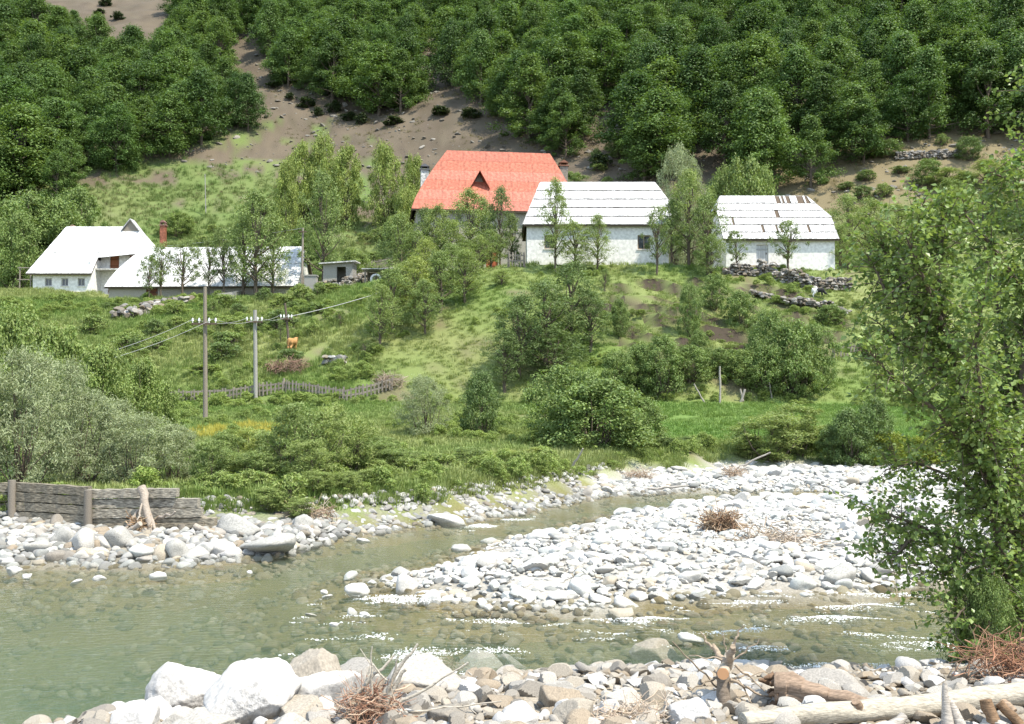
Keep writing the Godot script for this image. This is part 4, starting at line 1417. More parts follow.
func grass() -> void:
	var mb := Leaves.new()
	for i in 24:
		var a := rng.randf() * TAU
		var o := Vector3(cos(a), 0, sin(a))
		var p := o * rr(0.0, 0.55)
		var tip := p + o * rr(0.05, 0.45) + Vector3(0, rr(0.45, 1.05), 0)
		var s := o.cross(Vector3.UP) * 0.028
		var k := mb.v.size()
		var mid := p.lerp(tip, 0.5) + Vector3(0, 0.1, 0)
		mb.v.append_array([p - s, p + s, mid + s * 0.8, mid - s * 0.8, tip])
		var cl := Color.WHITE * rr(0.8, 1.15)
		mb.c.append_array([cl, cl, cl, cl, cl])
		mb.ix.append_array([k, k + 1, k + 2, k, k + 2, k + 3, k + 3, k + 2, k + 4])
	var tuft := mb.mesh()
	var ts := []
	var cs := PackedColorArray()
	var put := func(x: float, d: float, hh: float, ww: float, c0: Color, c1: Color, need: int) -> void:
		var y := H(x, -d)
		if zone != need or (need == 4 and veg_in < 0.25):
			return
		for p in pads:
			if absf(x - p[0]) < p[2] + 0.3 and absf(-d - p[1]) < p[3] + 0.3:
				return
		var bare := n1.get_noise_2d(x * 3.0 + 90.0, -d * 3.0)
		if bare > 0.40:
			return
		var bs := Basis(Vector3.UP, rng.randf() * TAU)
		var k := rr(0.7, 1.3)
		ts.append(Transform3D(Basis(bs.x * ww * k, bs.y * hh * k * rr(0.8, 1.2), bs.z * ww * k), Vector3(x, y - 0.02, -d)))
		var b := clampf(0.5 + n2.get_noise_2d(x * 2.4, -d * 2.4 + 60.0) * 1.3 + rr(-0.3, 0.3), 0.0, 1.0)
		cs.append(c0.lerp(c1, b) * rr(0.85, 1.15))
	var ga := Color(0.165, 0.25, 0.065)
	var gb := Color(0.27, 0.31, 0.115)
	for i in 14000:
		var dd := rr(22.0, 40.0)
		var xx := rr(-0.56, 0.4) * dd
		H(xx, -dd)
		if zone == 4 and veg_in < 3.5:
			put.call(xx, dd, 0.18, 0.34, ga, gb, 4)
	for i in 42000:
		var d := sqrt(rr(22.0 * 22.0, 62.0 * 62.0))
		var x := rr(-0.56, 0.56) * d
		var lush := x > 4.5 and d > 42.5
		if lush:
			put.call(x, d, 0.2, 0.36, Color(0.14, 0.25, 0.055), Color(0.19, 0.28, 0.075), 4)
		elif Vector2((x + 11.5) / 5.0, (d - 47.0) / 5.0).length() < 0.7 and rng.randf() < 0.6:
			put.call(x, d, 0.35, 0.3, Color(0.36, 0.33, 0.06), Color(0.48, 0.43, 0.09), 4)
		else:
			put.call(x, d, 0.24, 0.36, ga, gb, 4)
	for i in 34000:
		var d := rr(58, 100)
		var x := rr(-0.56, 0.5) * d
		var left := x < -10.0
		put.call(x, d, 0.38 if left else 0.2, 0.5 if left else 0.4, ga, gb, 5)
		if i % 3 == 0:
			put.call(x, d, 0.3, 0.45, ga, gb, 6)
	for i in 22000:
		var d := rr(92, 146)
		var x := rr(-0.56, 0.56) * d
		var e := d - L(MFOOT, x)
		if e < lerpf(6.0, 34.0, smoothstep(2.0, -30.0, x)) + rr(-5, 5):
			put.call(x, d, 0.5, 0.7, Color(0.14, 0.215, 0.06), Color(0.20, 0.245, 0.085), 7)
	# leafy weeds between the tufts
	var ws := []
	var wc := PackedColorArray()
	var wt := 0
	while ws.size() < 1700 and wt < 30000:
		wt += 1
		var d := sqrt(rr(22.0 * 22.0, 92.0 * 92.0))
		var x := rr(-0.56, 0.54) * d
		var y := H(x, -d)
		if zone < 4 or zone > 5 or veg_in < 0.2 or (x > 4.5 and d > 42.0 and d < 58.0):
			continue
		if n2.get_noise_2d(x * 5.0, -d * 5.0 + 200.0) < -0.05 + (0.12 if x > -9.0 and d > 60.0 else 0.0) - (0.2 if veg_in < 3.0 else 0.0):
			continue
		var k := rr(0.2, 0.6) * (1.3 if x < -9.0 and d > 58.0 else 1.0)
		var bs := Basis(Vector3.UP, rng.randf() * TAU)
		ws.append(Transform3D(Basis(bs.x * k, bs.y * k * rr(0.6, 1.1), bs.z * k), Vector3(x, y - 0.03, -d)))
		wc.append(Color(1.1, 1.1, 1.0).lerp(Color(1.25, 1.2, 1.0), rng.randf()) * rr(0.85, 1.1))
	scatter("weeds", protos.weedy[0].get_child(1).mesh, M.leaf, ws, wc, "leafy weeds growing through the grass of bank and slope")
	# dry tufts on the bare mountainside
	for i in 9000:
		var d := rr(98, 175)
		var x := rr(-0.56, 0.56) * d
		if n2.get_noise_2d(x * 4.0 + 300.0, -d * 4.0) > (0.0 if x < 30.0 else -0.3):
			put.call(x, d, 0.35, 0.6, Color(0.16, 0.15, 0.07), Color(0.24, 0.21, 0.11), 7)
	print("grass tufts ", ts.size())
	scatter("grass", tuft, M.grass, ts, cs, "green grass tufts covering the meadow and slopes")

# ---------------------------------------------------------------- river
func river() -> void:
	var wave := func(x: float, z: float) -> float:
		var d := -z
		var rap := clampf(1.0 - Vector2((x - 2.0) / 7.0, (d - 13.2) / 3.2).length(), 0.0, 1.0)
		return 0.006 + (0.012 + 0.040 * smoothstep(0.0, 0.6, rap)) * n3.get_noise_2d(x * 6.0, z * 15.0) + (0.007 + 0.012 * rap) * n3.get_noise_2d(x * 18.0 + 40.0, z * 34.0)
	var white := func(_x, _z, _h, _s): return Color.WHITE
	var w := structure("river_water", sheet(axis([[-40, -14, 0.8], [-14, 14, 0.14], [14, 40, 0.8]]), axis([[2, 8, 0.5], [8, 20, 0.09], [20, 40, 0.2]]), wave, white), M.water)
	for y in [-0.12, -0.27, -0.46, -0.72, -0.95]:
		var mb := MB.new()
		mb.quad(Vector3(-40, y, -2), Vector3(40, y, -2), Vector3(40, y, -40), Vector3(-40, y, -40), Vector3.UP)
		part("turbid_layer", mb.mesh(), M.turbid, w)
	# pebbles on the bed
	var ts := []
	var cs := PackedColorArray()
	for i in 20000:
		var d := sqrt(rr(7.0 * 7.0, 34.0 * 34.0))
		var x := rr(-0.6, 0.6) * d
		var y := H(x, -d)
		if y > 0.0 or y < -0.9:
			continue
		var s := rr(0.03, 0.1) * (1.6 if rng.randf() < 0.08 else 1.0)
		var bs := Basis.from_euler(Vector3(rr(-0.3, 0.3), rr(0, TAU), rr(-0.3, 0.3)))
		ts.append(Transform3D(Basis(bs.x * s * rr(0.9, 1.5), bs.y * s * 0.6, bs.z * s), Vector3(x, y, -d)))
		cs.append(Color(0.24, 0.19, 0.095).lerp(Color(0.36, 0.33, 0.24), rng.randf()) * rr(0.45, 1.0))
	scatter("river_bed_pebbles", rocks.round[0], M.stone, ts, cs, "brown and grey pebbles on the bed under the water")
	# froth
	ts = []
	cs = PackedColorArray()
	for i in 120000:
		# froth gathers on the crests of the riffle between bar and near bank, and a little in the left channel
		var x := rr(-3.0, 6.5)
		var d := rr(11.0, 15.6)
		if i % 9 == 0:
			x = rr(-1.5, 0.6)
			d = 22.6 + (x + 1.5) * 1.6 + rr(-0.6, 0.6)
		var y: float = wave.call(x, -d)
		var crest := n3.get_noise_2d(x * 6.0, -d * 15.0)
		var patch := n1.get_noise_2d(x * 8.0 + 500.0, -d * 20.0)
		if H(x, -d) > -0.05 or crest < 0.05 or patch < 0.02 or rng.randf() > (crest + 0.02) * (patch + 0.03) * 6.0:
			continue
		var s := rr(0.002, 0.006) * (2.2 if rng.randf() < 0.08 else 1.0)
		var bs := Basis(Vector3.UP, rr(-0.6, 0.6))
		ts.append(Transform3D(Basis(bs.x * s * rr(1.0, 2.4), bs.y * s * 0.7, bs.z * s), Vector3(x, y + 0.002, -d)))
		cs.append(Color.WHITE)
	print("foam ", ts.size())
	scatter("foam", rocks.round[1], mat("froth", Color(0.82, 0.84, 0.84), 0.7, 0.0), ts, cs, "white foam streaks on the rapids")

func scree() -> void:
	var ts := []
	var cs := PackedColorArray()
	var tries := 0
	while ts.size() < 5000 and tries < 60000:
		tries += 1
		var d := rr(100, 190)
		var x := rr(-0.55, 0.55) * d
		var y := H(x, -d)
		if zone != 7 or d - L(MFOOT, x) < lerpf(7.0, 34.0, smoothstep(2.0, -30.0, x)):
			continue
		var s := 0.06 + 0.35 * pow(rng.randf(), 4.0)
		var bs := Basis.from_euler(Vector3(rr(-0.5, 0.5), rr(0, TAU), rr(-0.5, 0.5)))
		ts.append(Transform3D(Basis(bs.x * s * rr(0.9, 1.6), bs.y * s * 0.6, bs.z * s), Vector3(x, y, -d)))
		cs.append(Color(0.26, 0.235, 0.2).lerp(Color(0.4, 0.38, 0.34), rng.randf()) * rr(0.6, 1.1))
	scatter("scree", rocks.angular[5], M.stone, ts, cs, "loose stones scattered on the bare brown mountainside")

func stones() -> void:
	rocks.round = []
	rocks.angular = []
	rocks.boulder = []
	for i in 6:
		rocks.round.append(rock_mesh(20 + i, 12, 9.0, 0.06))
	for i in 7:
		rocks.angular.append(rock_mesh(60 + i, 8, 0.0, 0.0, 30))
	for i in 5:
		rocks.boulder.append(rock_mesh(90 + i, 11, 16.0, 0.10, 26))
	rocks.big = []
	for i in 8:
		rocks.big.append(rock_mesh(170 + i, 9, 120.0, 0.07, 96))

func lay_stones() -> void:
	# --- gravel bar: many stones, the largest singly
	var all := []
	var tries := 0
	while all.size() < 21000 and tries < 120000:
		tries += 1
		var d := sqrt(rr(14.5 * 14.5, 40.0 * 40.0))
		var x := rr(-4.5, 0.56 * d)
		var y := H(x, -d)
		if (zone != 3 and zone != 2) or y < -0.05 or (zone == 2 and x < 2.5):
			continue
		var s := 0.028 + 0.06 * pow(rng.randf(), 2.0) + (rr(0.03, 0.12) if rng.randf() < 0.045 else 0.0)
		if d > 24.0:
			s *= 1.25
		all.append([s / d, s, Vector3(x, y, -d)])
	all.sort_custom(func(a, b): return a[0] > b[0])
	var ts := []
	var cs := PackedColorArray()
	for i in all.size():
		var s: float = all[i][1]
		if i < 290:
			stone("cobble", ["round", "boulder", "angular"][rng.randi() % 3], all[i][2], Vector3(s * rr(1.0, 1.6), s * rr(0.55, 0.85), s * rr(0.9, 1.2)), PALE, tone_pick(), "HUE sun-bleached cobble lying on the gravel bar", "cobbles on the gravel bar")
		else:
			var bs := Basis.from_euler(Vector3(rr(-0.4, 0.4), rr(0, TAU), rr(-0.4, 0.4)))
			ts.append(Transform3D(Basis(bs.x * s * rr(0.9, 1.5), bs.y * s * 0.65, bs.z * s), all[i][2] + Vector3(0, s * 0.22, 0)))
			cs.append(Color(PALE[1 + tone_pick()]) * rr(0.9, 1.08))
	scatter("bar_gravel", rocks.angular[4], M.stone, ts, cs, "bleached white gravel covering the bar")
	# bigger rocks along the bar's edge and in the water: px, row of the foot, width px, height ratio, tone
	for q in [[255 + 0, 0, 0]]:
		pass
	for q in [[805, 588, 26, 0.7, 1], [840, 582, 34, 0.75, 3], [870, 580, 26, 0.6, 2], [700, 596, 20, 0.6, 1], [755, 588, 22, 0.6, 0], [640, 599, 22, 0.5, 0], [560, 600, 30, 0.4, 0], [600, 601, 22, 0.4, 0], [470, 584, 22, 0.6, 1], [407, 590, 24, 1.0, 0], [430, 604, 20, 1.0, 0], [590, 590, 22, 0.5, 1], [880, 574, 24, 0.6, 3], [520, 597, 18, 0.6, 0], [780, 575, 24, 0.6, 5], [905, 560, 30, 0.6, 0], [690, 580, 26, 0.5, 0], [820, 560, 26, 0.5, 0], [460, 552, 22, 0.6, 0], [540, 540, 24, 0.5, 0], [490, 545, 18, 0.6, 1]]:
		var p := gp(q[0], q[1], 12.0)
		var s: float = q[2] / 2000.0 * -p.z
		stone("bar_boulder", "boulder", p, Vector3(s, s * q[3], s * 0.8), PALE, q[4], "large HUE boulder at the edge of the gravel bar", "boulders edging the gravel bar", 0.3, "boulder")
	for q in [[360, 589, 26, 0.5, 0], [350, 575, 14, 0.5, 1], [327, 596, 12, 0.5, 0], [352, 612, 10, 1.0, 0], [366, 614, 12, 0.5, 0], [622, 611, 32, 0.4, 4], [160, 575, 20, 0.5, 0], [14, 570, 16, 0.8, 0], [27, 576, 12, 0.7, 0], [75, 582, 12, 0.5, 0], [100, 578, 12, 0.6, 0], [250, 572, 8, 0.5, 0], [325, 592, 8, 0.6, 0], [362, 540, 14, 0.6, 0], [385, 528, 18, 0.5, 0], [402, 524, 16, 0.5, 0], [372, 582, 12, 0.5, 1], [310, 614, 12, 0.4, 2], [335, 624, 10, 0.5, 0], [690, 637, 26, 0.45, 1], [740, 645, 18, 0.4, 4]]:
		var c := ray(q[0], q[1])
		var p := eye + c * (-eye.y / c.y)
		var s: float = q[2] / 2000.0 * -p.z
		stone("river_stone", "boulder", p - Vector3(0, s * 0.2, 0), Vector3(s, s * q[3] * 0.9, s * 0.8), PALE, q[4], "HUE stone standing alone out of the river water", "stones standing in the river", 0.4)
	# --- stones below the timber wall and along the far bank
	var fb := 0
	tries = 0
	while fb < 230 and tries < 20000:
		tries += 1
		var left := rng.randf() < 0.6
		var d := rr(18.6, 22.2) if left else rr(21.0, 35.0)
		var x := rr(-0.58 * d, -4.2) if left else rr(-4.6, 5.5)
		var y := H(x, -d)
		if zone != 2 or y < -0.06:
			continue
		if not left and d > 33.5:
			continue
		var s := rr(0.05, 0.16) * (1.5 if rng.randf() < 0.15 else 1.0)
		stone("bank_stone", "round" if rng.randf() < 0.5 else "boulder", Vector3(x, y, -d), Vector3(s * rr(1.0, 1.5), s * rr(0.6, 0.9), s), RUBBLE if rng.randf() < 0.55 else PALE, rng.randi_range(2, 5), "HUE stone on the shore below the timber wall" if left else "HUE stone on the far bank beside the left channel", "stones below the timber wall" if left else "stones along the left channel")
		fb += 1
	ts = []
	cs = PackedColorArray()
	for i in 34000:
		var d := sqrt(rr(18.0 * 18.0, 36.0 * 36.0))
		var x := rr(-0.58 * d, 6.0)
		var y := H(x, -d)
		if (zone != 2 and not (zone == 4 and veg_in < 0.9)) or y < -0.1:
			continue
		var s := 0.03 + 0.1 * pow(rng.randf(), 2.0)
		var bs := Basis.from_euler(Vector3(rr(-0.4, 0.4), rr(0, TAU), rr(-0.4, 0.4)))
		ts.append(Transform3D(Basis(bs.x * s * 1.2, bs.y * s * 0.65, bs.z * s), Vector3(x, y + s * 0.2, -d)))
		cs.append(Color(PALE[1 + tone_pick()]) * rr(0.4, 0.95))
	scatter("bank_gravel", rocks.round[3], M.stone, ts, cs, "grey gravel along the far bank")
	for q in [[268, 550, 62, 0.26, 3, "large flat grey boulder at the water's edge beyond the timber wall"], [243, 532, 46, 0.4, 3, "pale slab boulder behind the large flat boulder"], [120, 543, 36, 0.55, 3, "grey rounded boulder below the hanging root"], [180, 556, 26, 0.7, 3, "grey rounded boulder at the water's edge under the wall's end"], [142, 556, 32, 0.4, 1, "flat pale boulder at the water's edge below the root"], [62, 545, 24, 0.8, 3, "dark grey boulder below the timber wall"], [205, 553, 28, 0.5, 0, "white boulder beside the end of the timber wall"], [82, 548, 34, 0.6, 2, "broad grey boulder under the wall"], [442, 523, 40, 0.3, 0, "flat white boulder on the far bank of the left channel"]]:
		var p := gp(q[0], q[1], 16.0)
		var s: float = q[2] / 2000.0 * -p.z
		stone("bank_boulder", "boulder", p, Vector3(s, s * q[3] * 1.3, s * 0.8), PALE, q[4], q[5], "", 0.3, "boulder")
	# --- near bank: rubble
	var near := []
	tries = 0
	while near.size() < 5600 and tries < 40000:
		tries += 1
		var d := rr(5.8, 11.6)
		var x := rr(-5.5, 0.6 * d)
		var y := H(x, -d)
		if zone != 1 or y < -0.12:
			continue
		var s := 0.018 + 0.03 * rng.randf() + (rr(0.015, 0.06) if rng.randf() < 0.16 else 0.0)
		near.append([s / d, s, Vector3(x, y, -d)])
	near.sort_custom(func(a, b): return a[0] > b[0])
	ts = []
	cs = PackedColorArray()
	for i in near.size():
		var s: float = near[i][1]
		if i < 290:
			stone("rubble_stone", "angular", near[i][2], Vector3(s * rr(1.0, 1.5), s * rr(0.6, 0.95), s), RUBBLE, rng.randi() % 6, "small HUE angular broken stone on the near bank", "broken stones on the near bank", 0.25)
		else:
			var bs := Basis.from_euler(Vector3(rr(-0.6, 0.6), rr(0, TAU), rr(-0.6, 0.6)))
			ts.append(Transform3D(Basis(bs.x * s * rr(0.9, 1.5), bs.y * s * 0.7, bs.z * s), near[i][2] + Vector3(0, s * 0.3, 0)))
			cs.append(Color(RUBBLE[1 + rng.randi() % 6]) * rr(0.85, 1.15))
	scatter("near_bank_gravel", rocks.angular[2], M.stone, ts, cs, "small broken gravel on the near bank")
	for q in [
		[190, 710, 64, 0.9, 5, "big white angular boulder with dark cracks beside the largest one"],
		[256, 720, 92, 0.85, 5, "largest white boulder of the heap at the river's edge"],
		[316, 694, 50, 1.0, 1, "pointed brown-stained boulder behind the white heap"],
		[350, 692, 56, 0.65, 3, "smooth grey boulder sloping into the water"],
		[325, 708, 58, 0.75, 5, "rounded white boulder before the brown pointed one"],
		[138, 732, 54, 0.5, 5, "low white boulder at the left end of the heap"],
		[205, 734, 60, 0.5, 0, "low pale boulder under the cracked white one"],
		[178, 732, 40, 0.6, 0, "small pale boulder wedged at the foot of the heap"],
		[290, 738, 60, 0.5, 0, "low pale boulder at the foot of the largest one"],
		[228, 722, 46, 0.7, 0, "middling pale boulder wedged before the largest one"],
		[160, 722, 36, 0.8, 5, "small white boulder leaning on the cracked one"],
		[300, 722, 50, 0.6, 1, "tan flat boulder before the rounded white one"],
		[372, 690, 26, 0.7, 0, "small pale stone between the boulders and the twig tangle"],
		[656, 668, 42, 0.7, 1, "tan boulder at the water's edge beside the cut stump"],
		[560, 708, 40, 0.8, 2, "brown blocky stone among the near rubble"],
		[575, 724, 36, 0.7, 1, "tan blocky stone below the brown block"],
		[686, 722, 40, 0.7, 5, "sharp-edged pale block near the cut stump"],
		[480, 668, 40, 0.5, 0, "flat pale stone beside the twig tangle"],
		[510, 668, 28, 0.6, 3, "grey wedge-shaped stone at the water's edge"],
		[430, 690, 70, 0.5, 0, "long pale slab under the twig tangle"],
		[830, 690, 44, 0.45, 3, "flat grey-brown stone behind the long log"],
		[795, 692, 26, 0.5, 4, "small grey stone in front of the driftwood trunk"],
		[450, 720, 34, 0.6, 4, "dark stone below the twig tangle"],
		[520, 724, 36, 0.6, 5, "pale broken stone among the near rubble"],
		[620, 705, 34, 0.55, 0, "pale flat stone amid the near rubble"]]:
		var p := gp(q[0], q[1], 5.5)
		var s: float = q[2] / 2000.0 * -p.z
		stone("boulder", "big", p, Vector3(s * 1.1, s * q[3] * 1.15, s * 0.85), RUBBLE, q[4], q[5], "", 0.22, "boulder")
	# white gravel strip at the water on the right
	ts = []
	cs = PackedColorArray()
	for i in 2600:
		var x := rr(2.2, 6.2)
		var d := rr(9.6, 11.4)
		var y := H(x, -d)
		if y < -0.06:
			continue
		var s := rr(0.012, 0.03)
		var bs := Basis.from_euler(Vector3(rr(-0.4, 0.4), rr(0, TAU), rr(-0.4, 0.4)))
		ts.append(Transform3D(Basis(bs.x * s * 1.2, bs.y * s * 0.7, bs.z * s), Vector3(x, y + s * 0.3, -d)))
		cs.append(Color(PALE[1 + tone_pick()]) * rr(0.8, 1.05))
	scatter("white_gravel", rocks.round[4], M.stone, ts, cs, "fine white gravel strip at the near water's edge")

# ---------------------------------------------------------------- wood by the water
func crooked(a: Vector3, b: Vector3, r0: float, r1: float, wig: float, col: Color, mb: MB, sides := 8, steps := 7) -> void:
	var pts := PackedVector3Array()
	var rad := PackedFloat32Array()
	mb.col = col
	for i in steps + 1:
		var k := float(i) / steps
		pts.append(a.lerp(b, k) + rv() * wig * (0.0 if i == 0 else 1.0))
		rad.append(lerpf(r0, r1, k) * rr(0.9, 1.1))
	mb.tube(pts, rad, sides)

func rough_log(pts: PackedVector3Array, rad: PackedFloat32Array, sides: int, amp: float, col: Color, sd: float) -> ArrayMesh:
	var st := SurfaceTool.new()
	st.begin(Mesh.PRIMITIVE_TRIANGLES)
	st.set_smooth_group(0)
	var sub := 6
	var n := (pts.size() - 1) * sub + 1
	var v := PackedVector3Array()
	for i in n:
		var j := mini(i / sub, pts.size() - 2)
		var k := float(i - j * sub) / sub
		var c := pts[j].lerp(pts[j + 1], k)
		var f := (pts[j + 1] - pts[j]).normalized()
		var s := f.cross(Vector3(0.1, 0.2, 0.95)).normalized()
		var u := f.cross(s)
		var r := lerpf(rad[j], rad[j + 1], k)
		for q in sides:
			var a := TAU * q / sides
			var g := 1.0 + amp * (n3.get_noise_3d(cos(a) * 14.0, sin(a) * 14.0 + sd, c.length() * 9.0) + 0.6 * n3.get_noise_3d(cos(a) * 45.0, sin(a) * 45.0, c.length() * 12.0 + sd))
			v.append(c + (s * cos(a) + u * sin(a)) * r * g)
	var first := v.size()
	v.append(pts[0] + (pts[1] - pts[0]).normalized() * 0.02)
	v.append(pts[-1] - (pts[-1] - pts[-2]).normalized() * 0.01)
	st.set_color(col)
	for p in v:
		st.set_color(col)
		st.add_vertex(p)
	for i in n - 1:
		for q in sides:
			var a := i * sides + q
			var b := i * sides + (q + 1) % sides
			for t in [a, b, a + sides, b, b + sides, a + sides]:
				st.add_index(t)
	for q in sides:
		for t in [first, (q + 1) % sides, q]:
			st.add_index(t)
		for t in [first + 1, (n - 1) * sides + q, (n - 1) * sides + (q + 1) % sides]:
			st.add_index(t)
	st.generate_normals()
	return st.commit()

func tangle(root: Node3D, c: Vector3, r: Vector3, n: int, len: float, rad: float, cols: Array, up := 0.3) -> void:
	var mb := MB.new()
	for i in n:
		var p := c + rv() * r * pow(rng.randf(), 0.5)
		var dir := (rv() * Vector3(1, 0.6, 1) + Vector3(0, up, 0)).normalized()
		var l := len * rr(0.5, 1.3)
		var a := p - dir * l / 2.0
		var b := p + dir * l / 2.0
		a.y = maxf(a.y, c.y - r.y * 1.1)
		b.y = maxf(b.y, c.y - r.y * 1.1)
		crooked(a, b, rad * rr(0.6, 1.3), rad * 0.4, l * 0.07, Color(cols[rng.randi() % cols.size()]) * rr(0.8, 1.2), mb, 5, 4)
	var o := part("twigs", mb.mesh(), M.plain, root)
	o.set_meta("kind", "stuff")

func timber_wall() -> void:
	var o := thing("timber_wall", "weathered grey timber bank wall of stacked squared logs", "retaining wall", Vector3(-8.4, 0, -21.6))
	var org := o.position
	var row := func(pa: Vector3, pb: Vector3, h: float, th: float, dark: float) -> void:
		var mb := MB.new()
		mb.col = Color(0.95, 0.92, 0.86) * dark * rr(0.85, 1.1)
		var n := 14
		var last := [rr(-0.02, 0.01), rr(-0.02, 0.01), rr(-0.02, 0.03)]
		for i in n:
			var a := pa.lerp(pb, float(i) / n) - org
			var b := pa.lerp(pb, float(i + 1) / n) - org
			var nxt := [rr(-0.012, 0.008), rr(-0.012, 0.008), rr(-0.012, 0.02)]
			var q := []
			for yy in [-0.5, 0.5]:
				for u in [[a, last, -0.5], [b, nxt, -0.5], [b, nxt, 0.5], [a, last, 0.5]]:
					var edge: float = u[1][0] if yy < 0.0 else u[1][1]
					q.append(u[0] + Vector3(0, yy * h + edge * (1.0 if yy > 0.0 else -1.0), float(u[2]) * th + (u[1][2] if u[2] > 0.0 else 0.0)))
			mb.hexa(q)
			last = nxt
		part("timber", mb.mesh(), M.old_timber, o)
	# left stretch, five timbers
	for k in 5:
		var y := 485.0 + k * 9.5
		row.call(at(10, y + 1.0, 22.4), at(90, y + 6.0, 21.6), 0.19, 0.2, 0.72 + 0.06 * k)
	# right stretch, four timbers, the lower ones longer
	for k in 4:
		row.call(at(87, 494.0 + k * 9.6, 21.5 + 0.03 * (k % 2)), at([178, 199, 202, 216][k], 492.5 + k * 9.8, 21.3 + 0.03 * (k % 2)), 0.19, 0.2, 1.15)
	row.call(at(70, 526, 21.5), at(204, 525, 21.2), 0.09, 0.12, 0.8)
	row.call(at(-25, 488, 22.6), at(11, 487, 22.5), 0.2, 0.2, 0.8)
	row.call(at(-25, 498, 22.6), at(9, 497, 22.5), 0.2, 0.2, 0.75)
	row.call(at(-25, 508, 22.6), at(12, 507, 22.5), 0.2, 0.2, 0.85)
	row.call(at(-25, 518, 22.6), at(12, 518, 22.5), 0.2, 0.2, 0.8)
	for q in [[12, 480, 528, 22.2], [88, 490, 532, 21.3], [182, 524, 545, 21.2], [194, 500, 536, 21.5], [150, 488, 530, 21.6]]:
		var mb := MB.new()
		mb.col = Color.WHITE * rr(0.6, 1.0)
		var a := at(q[0], q[2], q[3])
		a.y = H(a.x, a.z) - 0.2
		mb.tube(PackedVector3Array([a - org, at(q[0], q[1], q[3]) - org]), PackedFloat32Array([0.09, 0.08]), 8)
		part("post", mb.mesh(), M.wood, o)
	# the dark earth and stone fill behind the timbers is the bank itself
	var dr := thing("hanging_root", "bleached broken root hanging down over the timber wall", "driftwood", at(145, 525, 21.0))
	var ro := dr.position
	for q in [[141, 487, 153, 541, 0.09, 0.06], [143, 500, 158, 538, 0.05, 0.03], [138, 510, 119, 540, 0.03, 0.05], [155, 520, 176, 512, 0.04, 0.02], [143, 492, 138, 520, 0.03, 0.015]]:
		var mb := MB.new()
		crooked(at(q[0], q[1], 21.1) - ro, at(q[2], q[3], 20.75) - ro, q[4], q[5], 0.035, Color(0.9, 0.85, 0.8), mb)
		part("root", mb.mesh(), M.driftwood, dr)
	tangle(dr, at(141, 526, 20.9) - ro, Vector3(0.22, 0.2, 0.12), 60, 0.5, 0.01, [Color(0.3, 0.2, 0.12), Color(0.4, 0.3, 0.2)], -0.4)
	for q in [[195, 526, 229, 540, "grey plank slid down beyond the end of the timber wall"], [112, 541, 140, 524, "pale pole leaning against the hanging root"]]:
		var mb := MB.new()
		var a := at(q[0], q[1], 21.0)
		crooked(Vector3.ZERO, at(q[2], q[3], 20.6) - a, 0.06, 0.05, 0.015, Color(0.95, 0.92, 0.88), mb)
		solo("loose_pole", mb.mesh(), M.driftwood, q[4], "pole", a)

